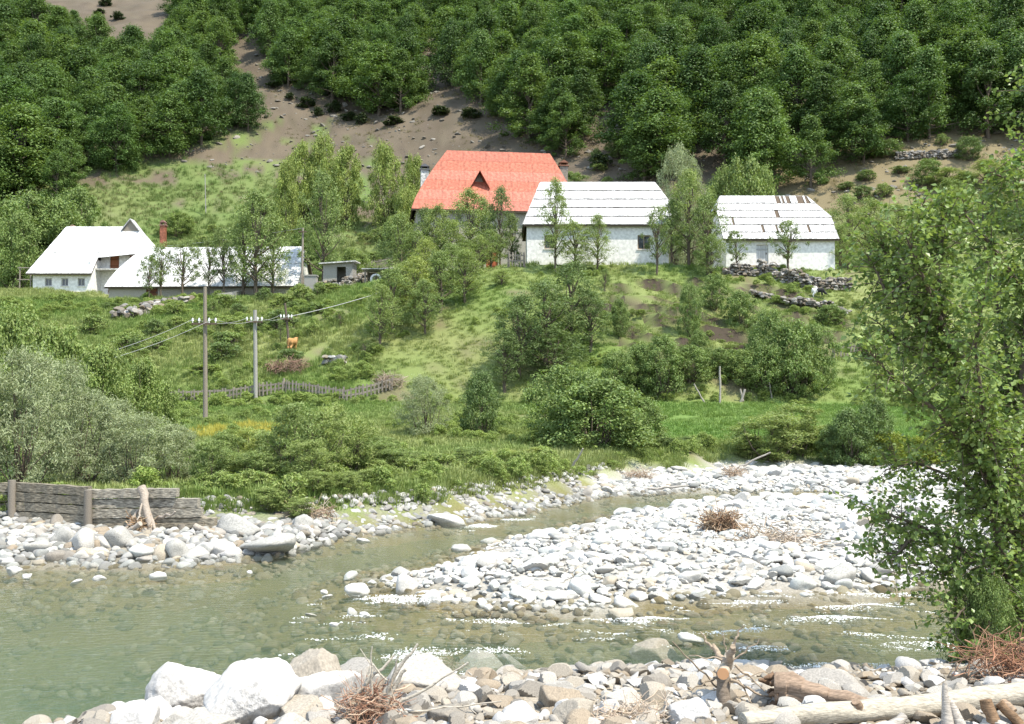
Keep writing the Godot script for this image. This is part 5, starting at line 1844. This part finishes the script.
func driftwood() -> void:
	# tangle on the bar
	var c := gp(720, 532, 14.0)
	var o := thing("root_ball", "brown tangled root ball washed up on the gravel bar", "driftwood", c)
	tangle(o, Vector3(0, 0.2, 0), Vector3(0.42, 0.2, 0.3), 190, 0.55, 0.012, [Color(0.20, 0.125, 0.08), Color(0.28, 0.19, 0.12), Color(0.34, 0.26, 0.18)])
	o = thing("branch_heap", "grey flattened heap of thin branches trailing from the root ball", "driftwood", gp(775, 545, 14.0))
	tangle(o, Vector3(0, 0.06, 0), Vector3(0.8, 0.09, 0.45), 120, 0.9, 0.011, [Color(0.42, 0.36, 0.30), Color(0.3, 0.24, 0.18)], 0.0)
	# twig tangles in front
	c = gp(372, 722, 5.5)
	o = thing("brush_tangle", "tangle of red-brown roots with bleached sticks beside the white boulders", "driftwood", c)
	tangle(o, Vector3(0, 0.1, 0), Vector3(0.24, 0.14, 0.2), 230, 0.3, 0.0045, [Color(0.22, 0.12, 0.08), Color(0.32, 0.2, 0.14), Color(0.4, 0.3, 0.22)])
	for q in [[375, 705, 418, 642, 0.022, 0.008], [350, 700, 394, 655, 0.018, 0.007], [378, 715, 470, 662, 0.014, 0.006], [385, 700, 398, 655, 0.013, 0.005], [372, 700, 372, 648, 0.011, 0.004], [395, 690, 360, 650, 0.009, 0.003], [368, 718, 500, 702, 0.012, 0.004], [355, 712, 372, 665, 0.012, 0.005], [385, 708, 405, 668, 0.02, 0.012], [365, 718, 368, 690, 0.025, 0.018]]:
		var mb := MB.new()
		var d := -c.z
		crooked(at(q[0], q[1], d) - c, at(q[2], q[3], d + rr(-0.1, 0.25)) - c, q[4], q[5], 0.012, Color(1.1, 1.02, 0.95), mb)
		part("stick", mb.mesh(), M.driftwood, o)
	c = gp(448, 676, 6.0)
	o = thing("brush_tangle", "low tangle of brown twigs at the water's edge beside the pale slab", "driftwood", c)
	tangle(o, Vector3(0, 0.06, 0), Vector3(0.33, 0.1, 0.2), 150, 0.34, 0.005, [Color(0.28, 0.19, 0.14), Color(0.4, 0.31, 0.24), Color(0.5, 0.42, 0.34)])
	c = gp(640, 720, 5.5)
	o = thing("brush_tangle", "sparse dry twigs and litter among the rubble", "driftwood", c)
	tangle(o, Vector3(0, 0.03, 0), Vector3(0.45, 0.05, 0.25), 110, 0.35, 0.004, [Color(0.42, 0.33, 0.25), Color(0.5, 0.42, 0.34)])
	# cut branch with orange end
	c = gp(722, 705, 5.5)
	o = thing("cut_branch", "sawn branch with orange cut end and forked twigs at the water's edge", "driftwood", c)
	var d := -c.z
	var mb := MB.new()
	crooked(at(724, 708, d) - c - Vector3(0, 0.05, 0), at(723, 672, d + 0.1) - c, 0.05, 0.05, 0.006, Color(0.5, 0.45, 0.4), mb, 10)
	crooked(at(723, 674, d - 0.1) - c, at(730, 655, d + 0.5) - c, 0.046, 0.04, 0.004, Color(0.9, 0.85, 0.75), mb, 12, 3)
	part("stump", mb.mesh(), M.driftwood, o)
	var ce := MB.new()
	ce.col = Color(0.52, 0.29, 0.15)
	var e := at(723, 674, d - 0.104) - c
	ce.tube(PackedVector3Array([e, e + (at(730, 655, d + 0.5) - c - e) * 0.02]), PackedFloat32Array([0.043, 0.044]), 12)
	part("cut_end", ce.mesh(), M.plain, o)
	for q in [[725, 665, 712, 646, 0.028, 0.02], [727, 668, 733, 645, 0.034, 0.022], [712, 648, 700, 632, 0.012, 0.004], [733, 648, 742, 625, 0.012, 0.004], [720, 690, 672, 640, 0.008, 0.004], [730, 680, 775, 700, 0.014, 0.005], [735, 665, 765, 690, 0.01, 0.004], [728, 672, 690, 690, 0.01, 0.004], [733, 660, 760, 640, 0.008, 0.003], [722, 660, 690, 655, 0.007, 0.003], [728, 655, 722, 630, 0.006, 0.003], [735, 678, 770, 672, 0.008, 0.003], [738, 680, 752, 705, 0.01, 0.004]]:
		var m2 := MB.new()
		crooked(at(q[0], q[1], d + rr(0, 0.15)) - c, at(q[2], q[3], d + rr(-0.1, 0.3)) - c, q[4], q[5], 0.012, Color(0.75, 0.66, 0.56) * rr(0.7, 1.2), m2)
		part("twig", m2.mesh(), M.driftwood, o)
	# hollow trunk
	c = gp(815, 712, 5.5)
	var tr := MB.new()
	var pts := PackedVector3Array()
	var rad := PackedFloat32Array()
	var t0 := gp(776, 704, 5.5) + Vector3(0, 0.1, 0)
	var t1 := gp(885, 710, 5.5) + Vector3(0, 0.02, 0.1)
	for i in 9:
		var k := i / 8.0
		pts.append(t0.lerp(t1, k) - c + rv() * 0.012)
		rad.append(lerpf(0.15, 0.05, k) * rr(0.9, 1.1))
	o = thing("hollow_driftwood", "thick weathered brown driftwood trunk with a broken hollow end", "driftwood", c)
	part("trunk", rough_log(pts, rad, 26, 0.42, Color(0.66, 0.53, 0.44), 3.0), M.driftwood, o)
	for i in 7:
		var sp := MB.new()
		var a := TAU * i / 7.0
		var off := Vector3(0, sin(a), cos(a)) * 0.105
		crooked(pts[0] + off, pts[0] + off * rr(0.8, 1.2) + Vector3(-rr(0.03, 0.12), 0, 0), 0.04, 0.012, 0.008, Color(0.42, 0.30, 0.22) * rr(0.8, 1.2), sp, 6, 3)
		part("splinter", sp.mesh(), M.driftwood, o)
	# long log
	var la := gp(742, 733, 5.0) + Vector3(0, 0.07, 0)
	var lb := gp(1050, 706, 5.0) + Vector3(0, 0.1, 0)
	var lg := MB.new()
	lg.col = Color(1.0, 0.92, 0.82)
	pts = PackedVector3Array()
	rad = PackedFloat32Array()
	for i in 15:
		var k := i / 14.0
		pts.append(la.lerp(lb, k) - la + Vector3(0, sin(k * 9.0) * 0.01, 0) + rv() * 0.006)
		rad.append(lerpf(0.062, 0.085, k) * rr(0.96, 1.05))
	o = thing("driftwood_log", "long bleached barkless log lying across the near stones", "log", la)
	part("trunk", rough_log(pts, rad, 20, 0.16, Color(1.05, 1.0, 0.93), 9.0), M.driftwood, o)
	for q in [[0.62, Vector3(0.02, -0.02, 0.1)], [0.8, Vector3(0.08, -0.06, 0.14)], [0.35, Vector3(-0.03, 0.08, 0.05)]]:
		var kn := MB.new()
		var b0 := la.lerp(lb, q[0]) - la
		crooked(b0, b0 + q[1], 0.05, 0.03, 0.004, Color(0.75, 0.6, 0.48), kn, 8, 3)
		part("knot", kn.mesh(), M.driftwood, o)
	# pale split stakes in the corner
	for q in [[948, 735, 945, 684, 0.05, 0.015, "pale split stake standing before the long log"], [965, 735, 950, 702, 0.05, 0.03, "broad pale splinter leaning beside the split stake"], [875, 735, 905, 716, 0.05, 0.03, "short bleached branch end below the long log"], [1000, 735, 985, 700, 0.05, 0.04, "brown curved root end below the long log"], [1030, 725, 1000, 703, 0.04, 0.03, "brown bent root beside the curved one"]]:
		var m3 := MB.new()
		var dd := 6.75
		var a := at(q[0], q[1], dd)
		a.y = H(a.x, a.z) - 0.05
		crooked(Vector3.ZERO, at(q[2], q[3], dd + 0.1) - a, q[4], q[5], 0.006, Color(1.15, 1.1, 1.0) if q[0] < 980 else Color(0.5, 0.36, 0.25), m3, 7, 5)
		solo("split_stake", m3.mesh(), M.driftwood, q[6], "driftwood", a)
	# brown brush under the tree
	c = gp(1010, 680, 6.0)
	o = thing("brush_tangle", "reddish brown dry brush at the foot of the foreground tree", "driftwood", c)
	tangle(o, Vector3(0, 0.15, 0), Vector3(0.4, 0.22, 0.3), 240, 0.4, 0.005, [Color(0.26, 0.13, 0.08), Color(0.34, 0.2, 0.13), Color(0.2, 0.12, 0.08)])
	# bleached branches at the left channel
	for q in [[570, 470, 583, 448, "bleached stick jutting from the far bank bushes"], [555, 480, 545, 468, "small bleached stick at the far bank"], [735, 470, 770, 452, "dead grey branch reaching up from the brush by the field"], [640, 490, 690, 486, "bleached pole lying along the far bank stones"]]:
		var m4 := MB.new()
		var a := gp(q[0], q[1], 24.0)
		var b := at(q[2], q[3], -a.z - 0.3)
		crooked(Vector3.ZERO, b - a, 0.05, 0.025, 0.03, Color(1.1, 1.05, 1.0), m4, 6, 6)
		solo("dead_branch", m4.mesh(), M.driftwood, q[4], "branch", a)
	for q in [[735, 478, "pale brown heap of dead brush between field and gravel"], [640, 480, "brown flood litter on the stones below the alder bush"], [860, 462, "grey dead brush under the dark bushes"], [310, 520, "brown dry stems at the foot of the bank bushes"]]:
		c = gp(q[0], q[1], 22.0)
		o = thing("dead_brush", q[2], "brush", c)
		tangle(o, Vector3(0, 0.16, 0), Vector3(0.55, 0.2, 0.35), 110, 0.6, 0.010, [Color(0.36, 0.28, 0.2), Color(0.28, 0.19, 0.13), Color(0.46, 0.38, 0.3)])

# ---------------------------------------------------------------- foreground tree
func near_tree() -> void:
	var base := gx(1014, 10.6)
	var o := thing("foreground_tree", "leafy alder tree leaning over the river from the near bank", "tree", base)
	var tk := MB.new()
	var br := MB.new()
	var lv := Leaves.new()
	var limbs := [
		[[1016, 668, 10.6], [1018, 600, 10.6], [1020, 520, 10.65], [1022, 430, 10.7], [1030, 300, 10.8], [1040, 150, 10.9], [1052, 40, 11.0]],
		[[1017, 620, 10.6], [1003, 560, 10.45], [985, 470, 10.25], [962, 385, 10.05], [945, 330, 10.0], [938, 270, 10.0], [945, 215, 10.0]],
		[[1018, 580, 10.6], [965, 550, 10.3], [918, 525, 10.05], [882, 512, 9.85], [868, 525, 9.8]],
		[[1012, 520, 10.5], [960, 480, 10.7], [915, 462, 10.9], [885, 470, 11.0]],
		[[985, 470, 10.25], [935, 410, 9.9], [888, 372, 9.7], [868, 350, 9.6]],
		[[962, 385, 10.05], [918, 318, 10.1], [884, 288, 10.2], [872, 262, 10.3]],
		[[1030, 300, 10.8], [992, 246, 10.5], [962, 212, 10.3], [940, 205, 10.2]],
		[[1022, 430, 10.7], [1002, 330, 11.2], [985, 250, 11.5], [982, 200, 11.6]],
		[[1030, 300, 10.8], [1080, 220, 11.0], [1130, 160, 11.0]],
		[[1022, 430, 10.7], [1080, 390, 10.5], [1140, 360, 10.4]],
		[[1020, 560, 10.6], [1080, 520, 10.8], [1140, 500, 10.9]],
		[[1018, 590, 10.6], [985, 590, 10.1], [960, 612, 9.9], [950, 632, 9.8]],
		[[945, 330, 10.0], [920, 270, 9.7], [905, 235, 9.6]],
		[[1010, 500, 10.4], [985, 420, 9.6], [975, 350, 9.3], [985, 290, 9.2]],
		[[1022, 400, 10.7], [985, 380, 11.4], [935, 360, 11.8], [900, 340, 12.0]],
		[[945, 330, 10.0], [905, 290, 10.2], [882, 245, 10.3], [888, 222, 10.3]],
		[[938, 270, 10.0], [915, 228, 10.1], [925, 200, 10.1]],
		[[962, 385, 10.05], [905, 345, 10.5], [875, 320, 10.6]],
		[[1018, 545, 10.6], [992, 500, 10.2], [975, 455, 10.0]],
		[[1021, 470, 10.7], [1002, 440, 10.1], [985, 412, 9.9]],
		[[1018, 610, 10.6], [1000, 585, 10.2], [982, 560, 10.0]],
		[[1020, 520, 10.65], [985, 520, 11.0], [945, 505, 11.3]],
		[[1018, 600, 10.6], [1000, 620, 10.2], [988, 640, 10.0]],
		[[1036, 200, 10.85], [1010, 180, 10.6], [990, 172, 10.5]],
		[[918, 525, 10.05], [905, 545, 9.9], [890, 560, 9.8]],
		[[965, 550, 10.3], [945, 575, 10.2], [930, 560, 10.1]],
	]
	var d0 := Color(0.12, 0.195, 0.05)
	var d1 := Color(0.235, 0.31, 0.105)
	for i in limbs.size():
		var pts := PackedVector3Array()
		var rad := PackedFloat32Array()
		var raw: Array = limbs[i]
		var n := raw.size()
		for j in n:
			pts.append(at(raw[j][0], raw[j][1], raw[j][2]) - base)
			rad.append(lerpf(0.1 if i == 0 else 0.055 if i == 1 else 0.026, 0.03 if i == 0 else 0.006, float(j) / (n - 1)))
		if i == 0:
			pts[0].y = -0.2
		(tk if i == 0 else br).tube(pts, rad, 10 if i < 2 else 7, false)
		# twigs and leaves
		for j in n - 1:
			if i == 0 and j < 1:
				continue
			var seg := pts[j + 1] - pts[j]
			var cnt := int(seg.length() / 0.022)
			for k in cnt:
				var p := pts[j] + seg * rng.randf()
				if i < 2 and j == 1 and rng.randf() < 0.5:
					continue
				var out := (rv() + seg.normalized() * 0.5 + Vector3(0, 0.05, 0)).normalized()
				var tl := rr(0.15, 0.62)
				var e := p + out * tl - Vector3(0, tl * tl * 0.35, 0)
				br.tube(PackedVector3Array([p, p.lerp(e, 0.5) + Vector3(0, tl * 0.06, 0), e]), PackedFloat32Array([0.006, 0.004, 0.0015]), 4, false)
				var nl := int(6 + tl * 30.0)
				var tone := rr(0.85, 1.15)
				for q in nl:
					var lp := p.lerp(e, pow(rng.randf(), 0.6)) + rv() * 0.045
					var nr := (Vector3.UP * 0.8 + rv() * 0.8).normalized()
					var dr := (rv() + out * 0.6 - Vector3(0, 0.35, 0)).normalized()
					dr = (dr - nr * dr.dot(nr)).normalized()
					var l := rr(0.045, 0.07)
					lv.leaf(lp, dr, nr, l, l * 0.85, d0.lerp(d1, rng.randf()) * tone * rr(0.85, 1.15))
	print("near tree leaves ", lv.v.size() / 4)
	part("trunk", tk.mesh(), M.bark, o)
	part("branches", br.mesh(), M.bark, o)
	part("crown", lv.mesh(), M.leaf_near, o)
	# low sprouts at its foot
	for q in [[965, 10.0, 40, 580], [990, 9.8, 46, 575]]:
		bush("green", "foot_sprouts", q[0], q[1], q[2], q[3], "leafy sprouts at the foot of the foreground tree", "sprouts by the foreground tree", "leaf")

# ---------------------------------------------------------------- small things on the slope
func details() -> void:
	# poles and wires
	var p1 := gx(206, 52.0)
	var t1 := at(205, 287, 52.0)
	var a1 := at(205, 324, 52.0).y
	pole("tall grey-brown pole with four white insulators in the meadow", p1, t1, 0.125, 0.085, a1, 1.3, M.pole_wood)
	var p2 := gx(256, 62.0)
	var t2 := at(255, 310, 62.0)
	var a2 := at(255, 322, 62.0).y
	pole("plain light grey pole behind the tall one with small insulators", p2, t2, 0.13, 0.11, a2, 1.0, M.concrete)
	var p3 := gp(290, 352)
	var t3 := at(285, 303, -p3.z)
	var a3 := at(286, 319, -p3.z).y
	pole("thin dark wooden pole beside the tan calf", p3, t3, 0.09, 0.07, a3, 0.8, M.bark)
	var p4 := gx(301, 87.0)
	var t4 := at(303, 228, 87.0)
	pole("weathered pole beside the end of the barn", p4, t4, 0.11, 0.08, at(303, 232, 87.0).y, 0.7, M.wood, false)
	var p5 := gp(206, 216, 95.0)
	pole("thin pale pole in the pasture above the barn", p5, at(205, 174, -p5.z), 0.065, 0.05, 0, 0, M.concrete)
	var arm := Vector3(0, 0.25, 0.2)
	for k in 2:
		var off := Vector3(-0.5 + k * 1.0, 0, 0)
		wire(Vector3(t1.x, a1, t1.z) + arm + off, Vector3(t2.x, a2, t2.z) + arm + off * 0.8, 0.3, 0.009, "thin wire strung between the tall grey pole and the plain pole")
		wire(Vector3(t2.x, a2, t2.z) + arm + off * 0.8, Vector3(t3.x, a3, t3.z) + arm + off * 0.6, 0.25, 0.009, "thin wire strung between the plain pole and the dark pole")
		wire(Vector3(t1.x, a1, t1.z) + arm + off, at(-60 + 30 * k, 390, 30.0), 0.4, 0.008, "thin wire running left from the tall grey pole")
	wire(Vector3(t3.x, a3, t3.z) + arm * 0.4, at(420, 278, 78.0), 0.25, 0.025, "pale slack cable from the dark pole towards the red-roofed house")
	wire(t4, at(45, 252, 98.5), 0.5, 0.014, "thin wire from the weathered pole to the balcony house")
	# fences
	fence("picket_fence", "tumbledown grey picket fence along the foot of the slope", [[150, 404], [205, 402], [232, 400], [262, 396], [285, 393], [318, 397], [345, 401], [362, 398], [392, 390]], 2.2, 0.75, true, M.wood)
	fence("rail_fence", "low pale rail fence right of the hedge", [[832, 358], [852, 356], [874, 355], [900, 357]], 2.0, 0.7, true, M.wood, 1)
	fence("yard_fence", "small upright paling fence beside the long white house", [[508, 267], [525, 267]], 1.2, 1.1, true, M.wood)
	fence("terrace_fence", "weathered plank fence on the terrace wall beside the barn", [[302, 288], [318, 284], [345, 277], [372, 270], [392, 266]], 2.0, 1.0, true, M.wood, 3)
	# dry stone walls
	var wl := thing("dry_stone_wall", "grey dry stone wall below the damaged white house", "stone wall", gp(722, 276))
	var w0 := wl.position
	for s in [[722, 274, 760, 276, 0.8], [760, 276, 805, 288, 1.2], [805, 288, 850, 290, 0.9]]:
		stones_in_wall(wl, gp(s[0], s[1]) - w0 - Vector3(0, 0.1, 0), gp(s[2], s[3]) - w0 - Vector3(0, 0.1, 0), s[4], 0.5, 0.26, RUBBLE)
	wl = thing("terrace_wall", "low stone terrace wall below the weathered plank fence", "stone wall", gp(305, 292))
	w0 = wl.position
	for s in [[305, 294, 345, 287, 0.8], [345, 287, 395, 274, 0.8]]:
		stones_in_wall(wl, gp(s[0], s[1]) - w0 - Vector3(0, 0.1, 0), gp(s[2], s[3]) - w0 - Vector3(0, 0.1, 0), s[4], 0.5, 0.24, RUBBLE)
	wl = thing("ruined_wall", "ruined line of dark stones across the slope below the dry stone wall", "stone wall", gp(752, 293))
	w0 = wl.position
	for s in [[752, 293, 790, 302, 0.35], [790, 302, 832, 308, 0.4], [832, 308, 850, 314, 0.3]]:
		stones_in_wall(wl, gp(s[0], s[1]) - w0 - Vector3(0, 0.1, 0), gp(s[2], s[3]) - w0 - Vector3(0, 0.1, 0), s[4], 0.5, 0.24, RUBBLE)
	wl = thing("rubble_bank", "tumbled pale stone heap below the left end of the barn", "stone heap", gp(122, 318))
	w0 = wl.position
	for s in [[122, 320, 140, 312, 0.7], [136, 314, 165, 306, 0.6], [160, 306, 195, 302, 0.4]]:
		stones_in_wall(wl, gp(s[0], s[1]) - w0 - Vector3(0, 0.1, 0), gp(s[2], s[3]) - w0 - Vector3(0, 0.1, 0), s[4], 1.6, 0.42, RUBBLE)
	wl = thing("hill_wall", "grey stone wall along the track above the dry right-hand slope", "stone wall", gp(895, 160, 90.0))
	w0 = wl.position
	stones_in_wall(wl, Vector3.ZERO, gp(960, 157, 90.0) - w0, 0.7, 0.4, 0.3, RUBBLE)
	wl = thing("stone_heap", "small heap of white and grey field stones on the slope", "stone heap", gp(332, 362))
	stones_in_wall(wl, Vector3(-0.6, -0.1, 0), Vector3(0.8, -0.15, 0.3), 0.4, 0.6, 0.35, PALE)
	# the concrete block and white plank wall by the barn
	var cb := MB.new()
	cb.box(Vector3(-0.5, -0.5, -0.4), Vector3(0.5, 1.4, 0.4))
	cb.box(Vector3(-0.56, 1.402, -0.46), Vector3(0.56, 1.5, 0.46))
	solo("gate_pillar", cb.mesh(), M.concrete, "pale concrete gate pillar at the end of the terrace wall", "pillar", gp(311, 293))
	var tr := thing("stone_trough", "long grey concrete trough of two slabs before the barn", "trough", gp(232, 302))
	for q in [[218, 302, 234, 300], [234, 300, 252, 296]]:
		var a := gp(q[0], q[1]) - tr.position
		var b := gp(q[2], q[3]) - tr.position
		var mb := MB.new()
		mb.beam(a + Vector3(0, 0.3, 0), b + Vector3(0.0, 0.3, 0), 0.25, 0.8)
		part("slab", mb.mesh(), M.concrete, tr)
	# brush pile
	var o := thing("brush_pile", "red-brown pile of cut brush below the tan calf", "brush pile", gp(288, 372))
	tangle(o, Vector3(0, 0.35, 0), Vector3(1.5, 0.45, 0.9), 330, 1.1, 0.016, [Color(0.2, 0.12, 0.09), Color(0.26, 0.17, 0.13), Color(0.3, 0.22, 0.16)])
	o = thing("brush_pile", "dark dry brush heap at the right end of the picket fence", "brush pile", gp(388, 388))
	tangle(o, Vector3(0, 0.4, 0), Vector3(1.0, 0.5, 0.6), 160, 1.2, 0.016, [Color(0.24, 0.18, 0.13), Color(0.36, 0.3, 0.24)])
	# stakes under the hedge
	for q in [[720, 404, 720, 366, 0.07, "upright grey stake before the hollow in the hedge"], [772, 398, 768, 375, 0.05, "short leaning stake before the hedge"], [814, 392, 814, 370, 0.06, "grey stake at the right end of the hedge"], [706, 404, 694, 384, 0.05, "thin pole leaning against the hedge bank"], [740, 403, 745, 389, 0.09, "pale bundle pole at the foot of the hedge"], [744, 403, 740, 389, 0.07, "pale stick crossed over the bundle pole"]]:
		var a := gp(q[0], q[1])
		var mb := MB.new()
		crooked(Vector3(0, -0.1, 0), at(q[2], q[3], -a.z) - a, q[4], q[4] * 0.7, 0.02, Color(1.1, 1.05, 1.0), mb, 7, 5)
		solo("stake", mb.mesh(), M.driftwood, q[5], "stake", a)
	# wooden frame left of the balcony house
	o = thing("wooden_frame", "open wooden pole frame at the left end of the balcony house", "scaffold", Vector3(-49.3, 13.6, -101.0))
	for q in [[Vector3(-0.6, -0.3, 0), Vector3(-0.6, 2.9, 0)], [Vector3(0.5, -0.3, 0), Vector3(0.5, 2.9, 0)], [Vector3(-0.8, 2.8, 0.05), Vector3(0.7, 2.8, 0.05)], [Vector3(-0.8, 1.6, 0.05), Vector3(0.7, 1.6, 0.05)], [Vector3(-0.8, 0.5, 0.05), Vector3(0.7, 0.5, 0.05)]]:
		var mb := MB.new()
		mb.beam(q[0], q[1], 0.1, 0.1)
		part("bar", mb.mesh(), M.wood, o)
	# animals
	var tan := func(_p: Vector3) -> Color: return Color(0.36, 0.20, 0.085)
	var cpos := gp(292, 352)
	var calf := thing("calf", "tan calf standing with its back turned beside the dark pole", "calf", cpos, deg_to_rad(80))
	part("body", body_mesh(quadruped(0.95, 0.15), 0.035, tan), M.plain, calf)
	var pied := func(p: Vector3) -> Color: return Color(0.75, 0.73, 0.7) if p.x < -0.05 + 0.04 * sin(p.y * 20.0) else Color(0.03, 0.03, 0.03)
	var sheep := thing("sheep", "black and white sheep grazing below the dry stone wall", "sheep", gp(818, 297), deg_to_rad(-15))
	part("body", body_mesh(quadruped(0.68, 0.9), 0.03, pied), M.plain, sheep)

func _ready() -> void:
	rng.seed = 7
	n1.seed = 11
	n1.frequency = 0.05
	n1.fractal_octaves = 3
	n2.seed = 23
	n2.frequency = 0.02
	n2.fractal_octaves = 4
	n3.seed = 37
	n3.frequency = 0.09
	n3.fractal_octaves = 3
	# --- camera, sky, sun, exposure
	var cam := Camera3D.new()
	cam.name = "camera"
	cam.position = eye
	cam.rotation.x = PITCH
	cam.fov = rad_to_deg(2.0 * atan(362.0 / F))
	cam.near = 0.1
	cam.far = 900.0
	add_child(cam)
	var sky := ProceduralSkyMaterial.new()
	sky.sky_top_color = Color(0.63, 0.71, 0.81)
	sky.sky_horizon_color = Color(0.84, 0.88, 0.91)
	sky.ground_bottom_color = Color(0.25, 0.27, 0.2)
	sky.ground_horizon_color = Color(0.5, 0.55, 0.5)
	sky.sky_energy_multiplier = 1.1
	var env := Environment.new()
	env.background_mode = Environment.BG_SKY
	env.sky = Sky.new()
	env.sky.sky_material = sky
	env.tonemap_mode = Environment.TONE_MAPPER_LINEAR
	env.tonemap_exposure = 2.4
	env.sdfgi_enabled = true
	env.ssao_enabled = true
	env.ssil_enabled = true
	var we := WorldEnvironment.new()
	we.name = "surroundings"
	we.environment = env
	add_child(we)
	var sun := DirectionalLight3D.new()
	sun.name = "sun"
	sun.light_energy = 1.2
	sun.light_color = Color(1.0, 0.965, 0.90)
	sun.light_angular_distance = 0.5
	sun.shadow_enabled = true
	add_child(sun)
	sun.look_at_from_position(Vector3(0.42, 0.87, 0.26) * 100.0, Vector3.ZERO)
	# --- the setting
	materials()
	stones()
	house_pads()
	var t0 := Time.get_ticks_msec()
	structure("ground", sheet(axis([[-190, -48, 2.0], [-48, -12, 0.4], [-12, 12, 0.2], [12, 48, 0.4], [48, 190, 2.0]]), axis([[-40, 4, 1.0], [4, 46, 0.2], [46, 88, 0.4], [88, 130, 0.8], [130, 280, 2.0]]), H, ground_colour), M.ground)
	print("ground ", Time.get_ticks_msec() - t0)
	river()
	make_protos()
	print("protos ", Time.get_ticks_msec() - t0)
	buildings()
	print("buildings ", Time.get_ticks_msec() - t0)
	forest()
	bushes()
	print("bushes ", Time.get_ticks_msec() - t0)
	grass()
	print("grass ", Time.get_ticks_msec() - t0)
	lay_stones()
	scree()
	print("stones ", Time.get_ticks_msec() - t0)
	timber_wall()
	driftwood()
	near_tree()
	details()
	var wall_end := Vector3(-6.5, 0.6, -21.3)
	var damaged := Vector3(22.2, 13.5, -86)
	var white := Vector3(6.9, 13.7, -83.5)
	var barn := Vector3(-28.5, 12, -95)
	var red := Vector3(-1.6, 15, -97.6)
	var pole1 := gx(206, 52.0)
	rank("silvery grey-green willow bush above the timber bank wall", "silvery grey-green willow bush above the timber wall", "the wall's broken end", wall_end)
	rank("fresh green bush rising behind the silvery willows", "fresh green bush behind the silvery willows", "the tall grey-brown pole", pole1)
	rank("upright feathery green bush on the bank between timber wall and meadow", "upright feathery green bank bush", "the broken end of the timber wall", wall_end)
	rank("feathery green bush hanging over the stones at the shore", "feathery green bush over the shore stones", "the broken timber wall end", wall_end)
	rank("loose feathery bush at the meadow edge above the far bank", "loose feathery bush at the meadow edge", "the broad alder bushes", gx(598, 39))
	rank("low leafy green bush trailing over the stony far bank", "low leafy bush over the stony far bank", "the broken timber wall end", wall_end)
	rank("large broad green alder bush at the head of the gravel channel", "broad green alder bush by the gravel channel", "the lone round willow", gx(425, 45))
	rank("brownish green slender bush at the edge of the green field", "brownish green slender bush at the field edge", "the broad alder bush", gx(598, 39))
	rank("thin pale grey-green willow between green field and white gravel", "thin pale willow between field and gravel", "the broad alder bush", gx(598, 39))
	rank("dark green bush behind the foreground tree beside the white gravel", "dark green bush beside the white gravel", "the yellow-green bushes", gx(900, 39.5))
	rank("yellow-green rounded bush at the edge of the gravel", "yellow-green rounded bush at the gravel edge", "the dark green bushes", gx(840, 39.5))
	rank("green hedge bush between the green field and the grassy slope", "green hedge bush above the green field", "the low pale rail fence", gx(840, 66))
	rank("tall olive-green tree in the clump below the white houses", "tall olive-green tree in the clump on the slope", "the long white house", white)
	rank("young bright green tree in the row left of the spur", "young green tree in the row on the slope", "the tan calf", gp(292, 352))
	rank("leafy green tree before the red-roofed house", "leafy green tree before the red-roofed house", "the long white house", white)
	rank("slender green tree close before the long white house wall", "slender green tree before the long white wall", "the damaged white house", damaged)
	rank("small orchard tree with bare trunk before the white houses", "small bare-trunked tree before the white houses", "the dry stone wall", gp(790, 285))
	rank("pale silvery tree rising between the two white houses", "pale silvery tree between the two white houses", "the damaged house", damaged)
	rank("bright green bushy tree behind the damaged white house", "bright green bushy tree behind the damaged house", "the red roof", red)
	rank("light green tree right of the damaged white house", "light green tree beyond the damaged house's end wall", "its wall", damaged)
	rank("small orchard tree standing before the white barn roof", "small orchard tree before the white barn roof", "the balcony house", Vector3(-42, 13, -104))
	rank("full green tree at the right end of the barn", "full green tree at the end of the barn", "the barn door", barn + Vector3(-4, 0, 3))
	rank("small green bush on the slumped turf below the damaged house", "small green bush on the slumped turf", "the dry stone wall", gp(790, 285))
	rank("thin nearly bare sapling on the mown grass slope", "thin nearly bare sapling on the slope", "the long white house", white)
	rank("rounded light green thicket bush behind and left of the red-roofed house", "rounded light green thicket bush on the hillside", "the red roof", red)
	rank("green bush crowding behind the two-storey balcony house", "green bush behind the two-storey balcony house", "its brick chimney", Vector3(-37, 18, -105))
	rank("leafy sprouts at the foot of the foreground tree", "leafy sprouts under the foreground tree", "its trunk", gx(1014, 10.6))
	for k in protos:
		for p in protos[k]:
			p.free()
	print("done ", Time.get_ticks_msec() - t0)
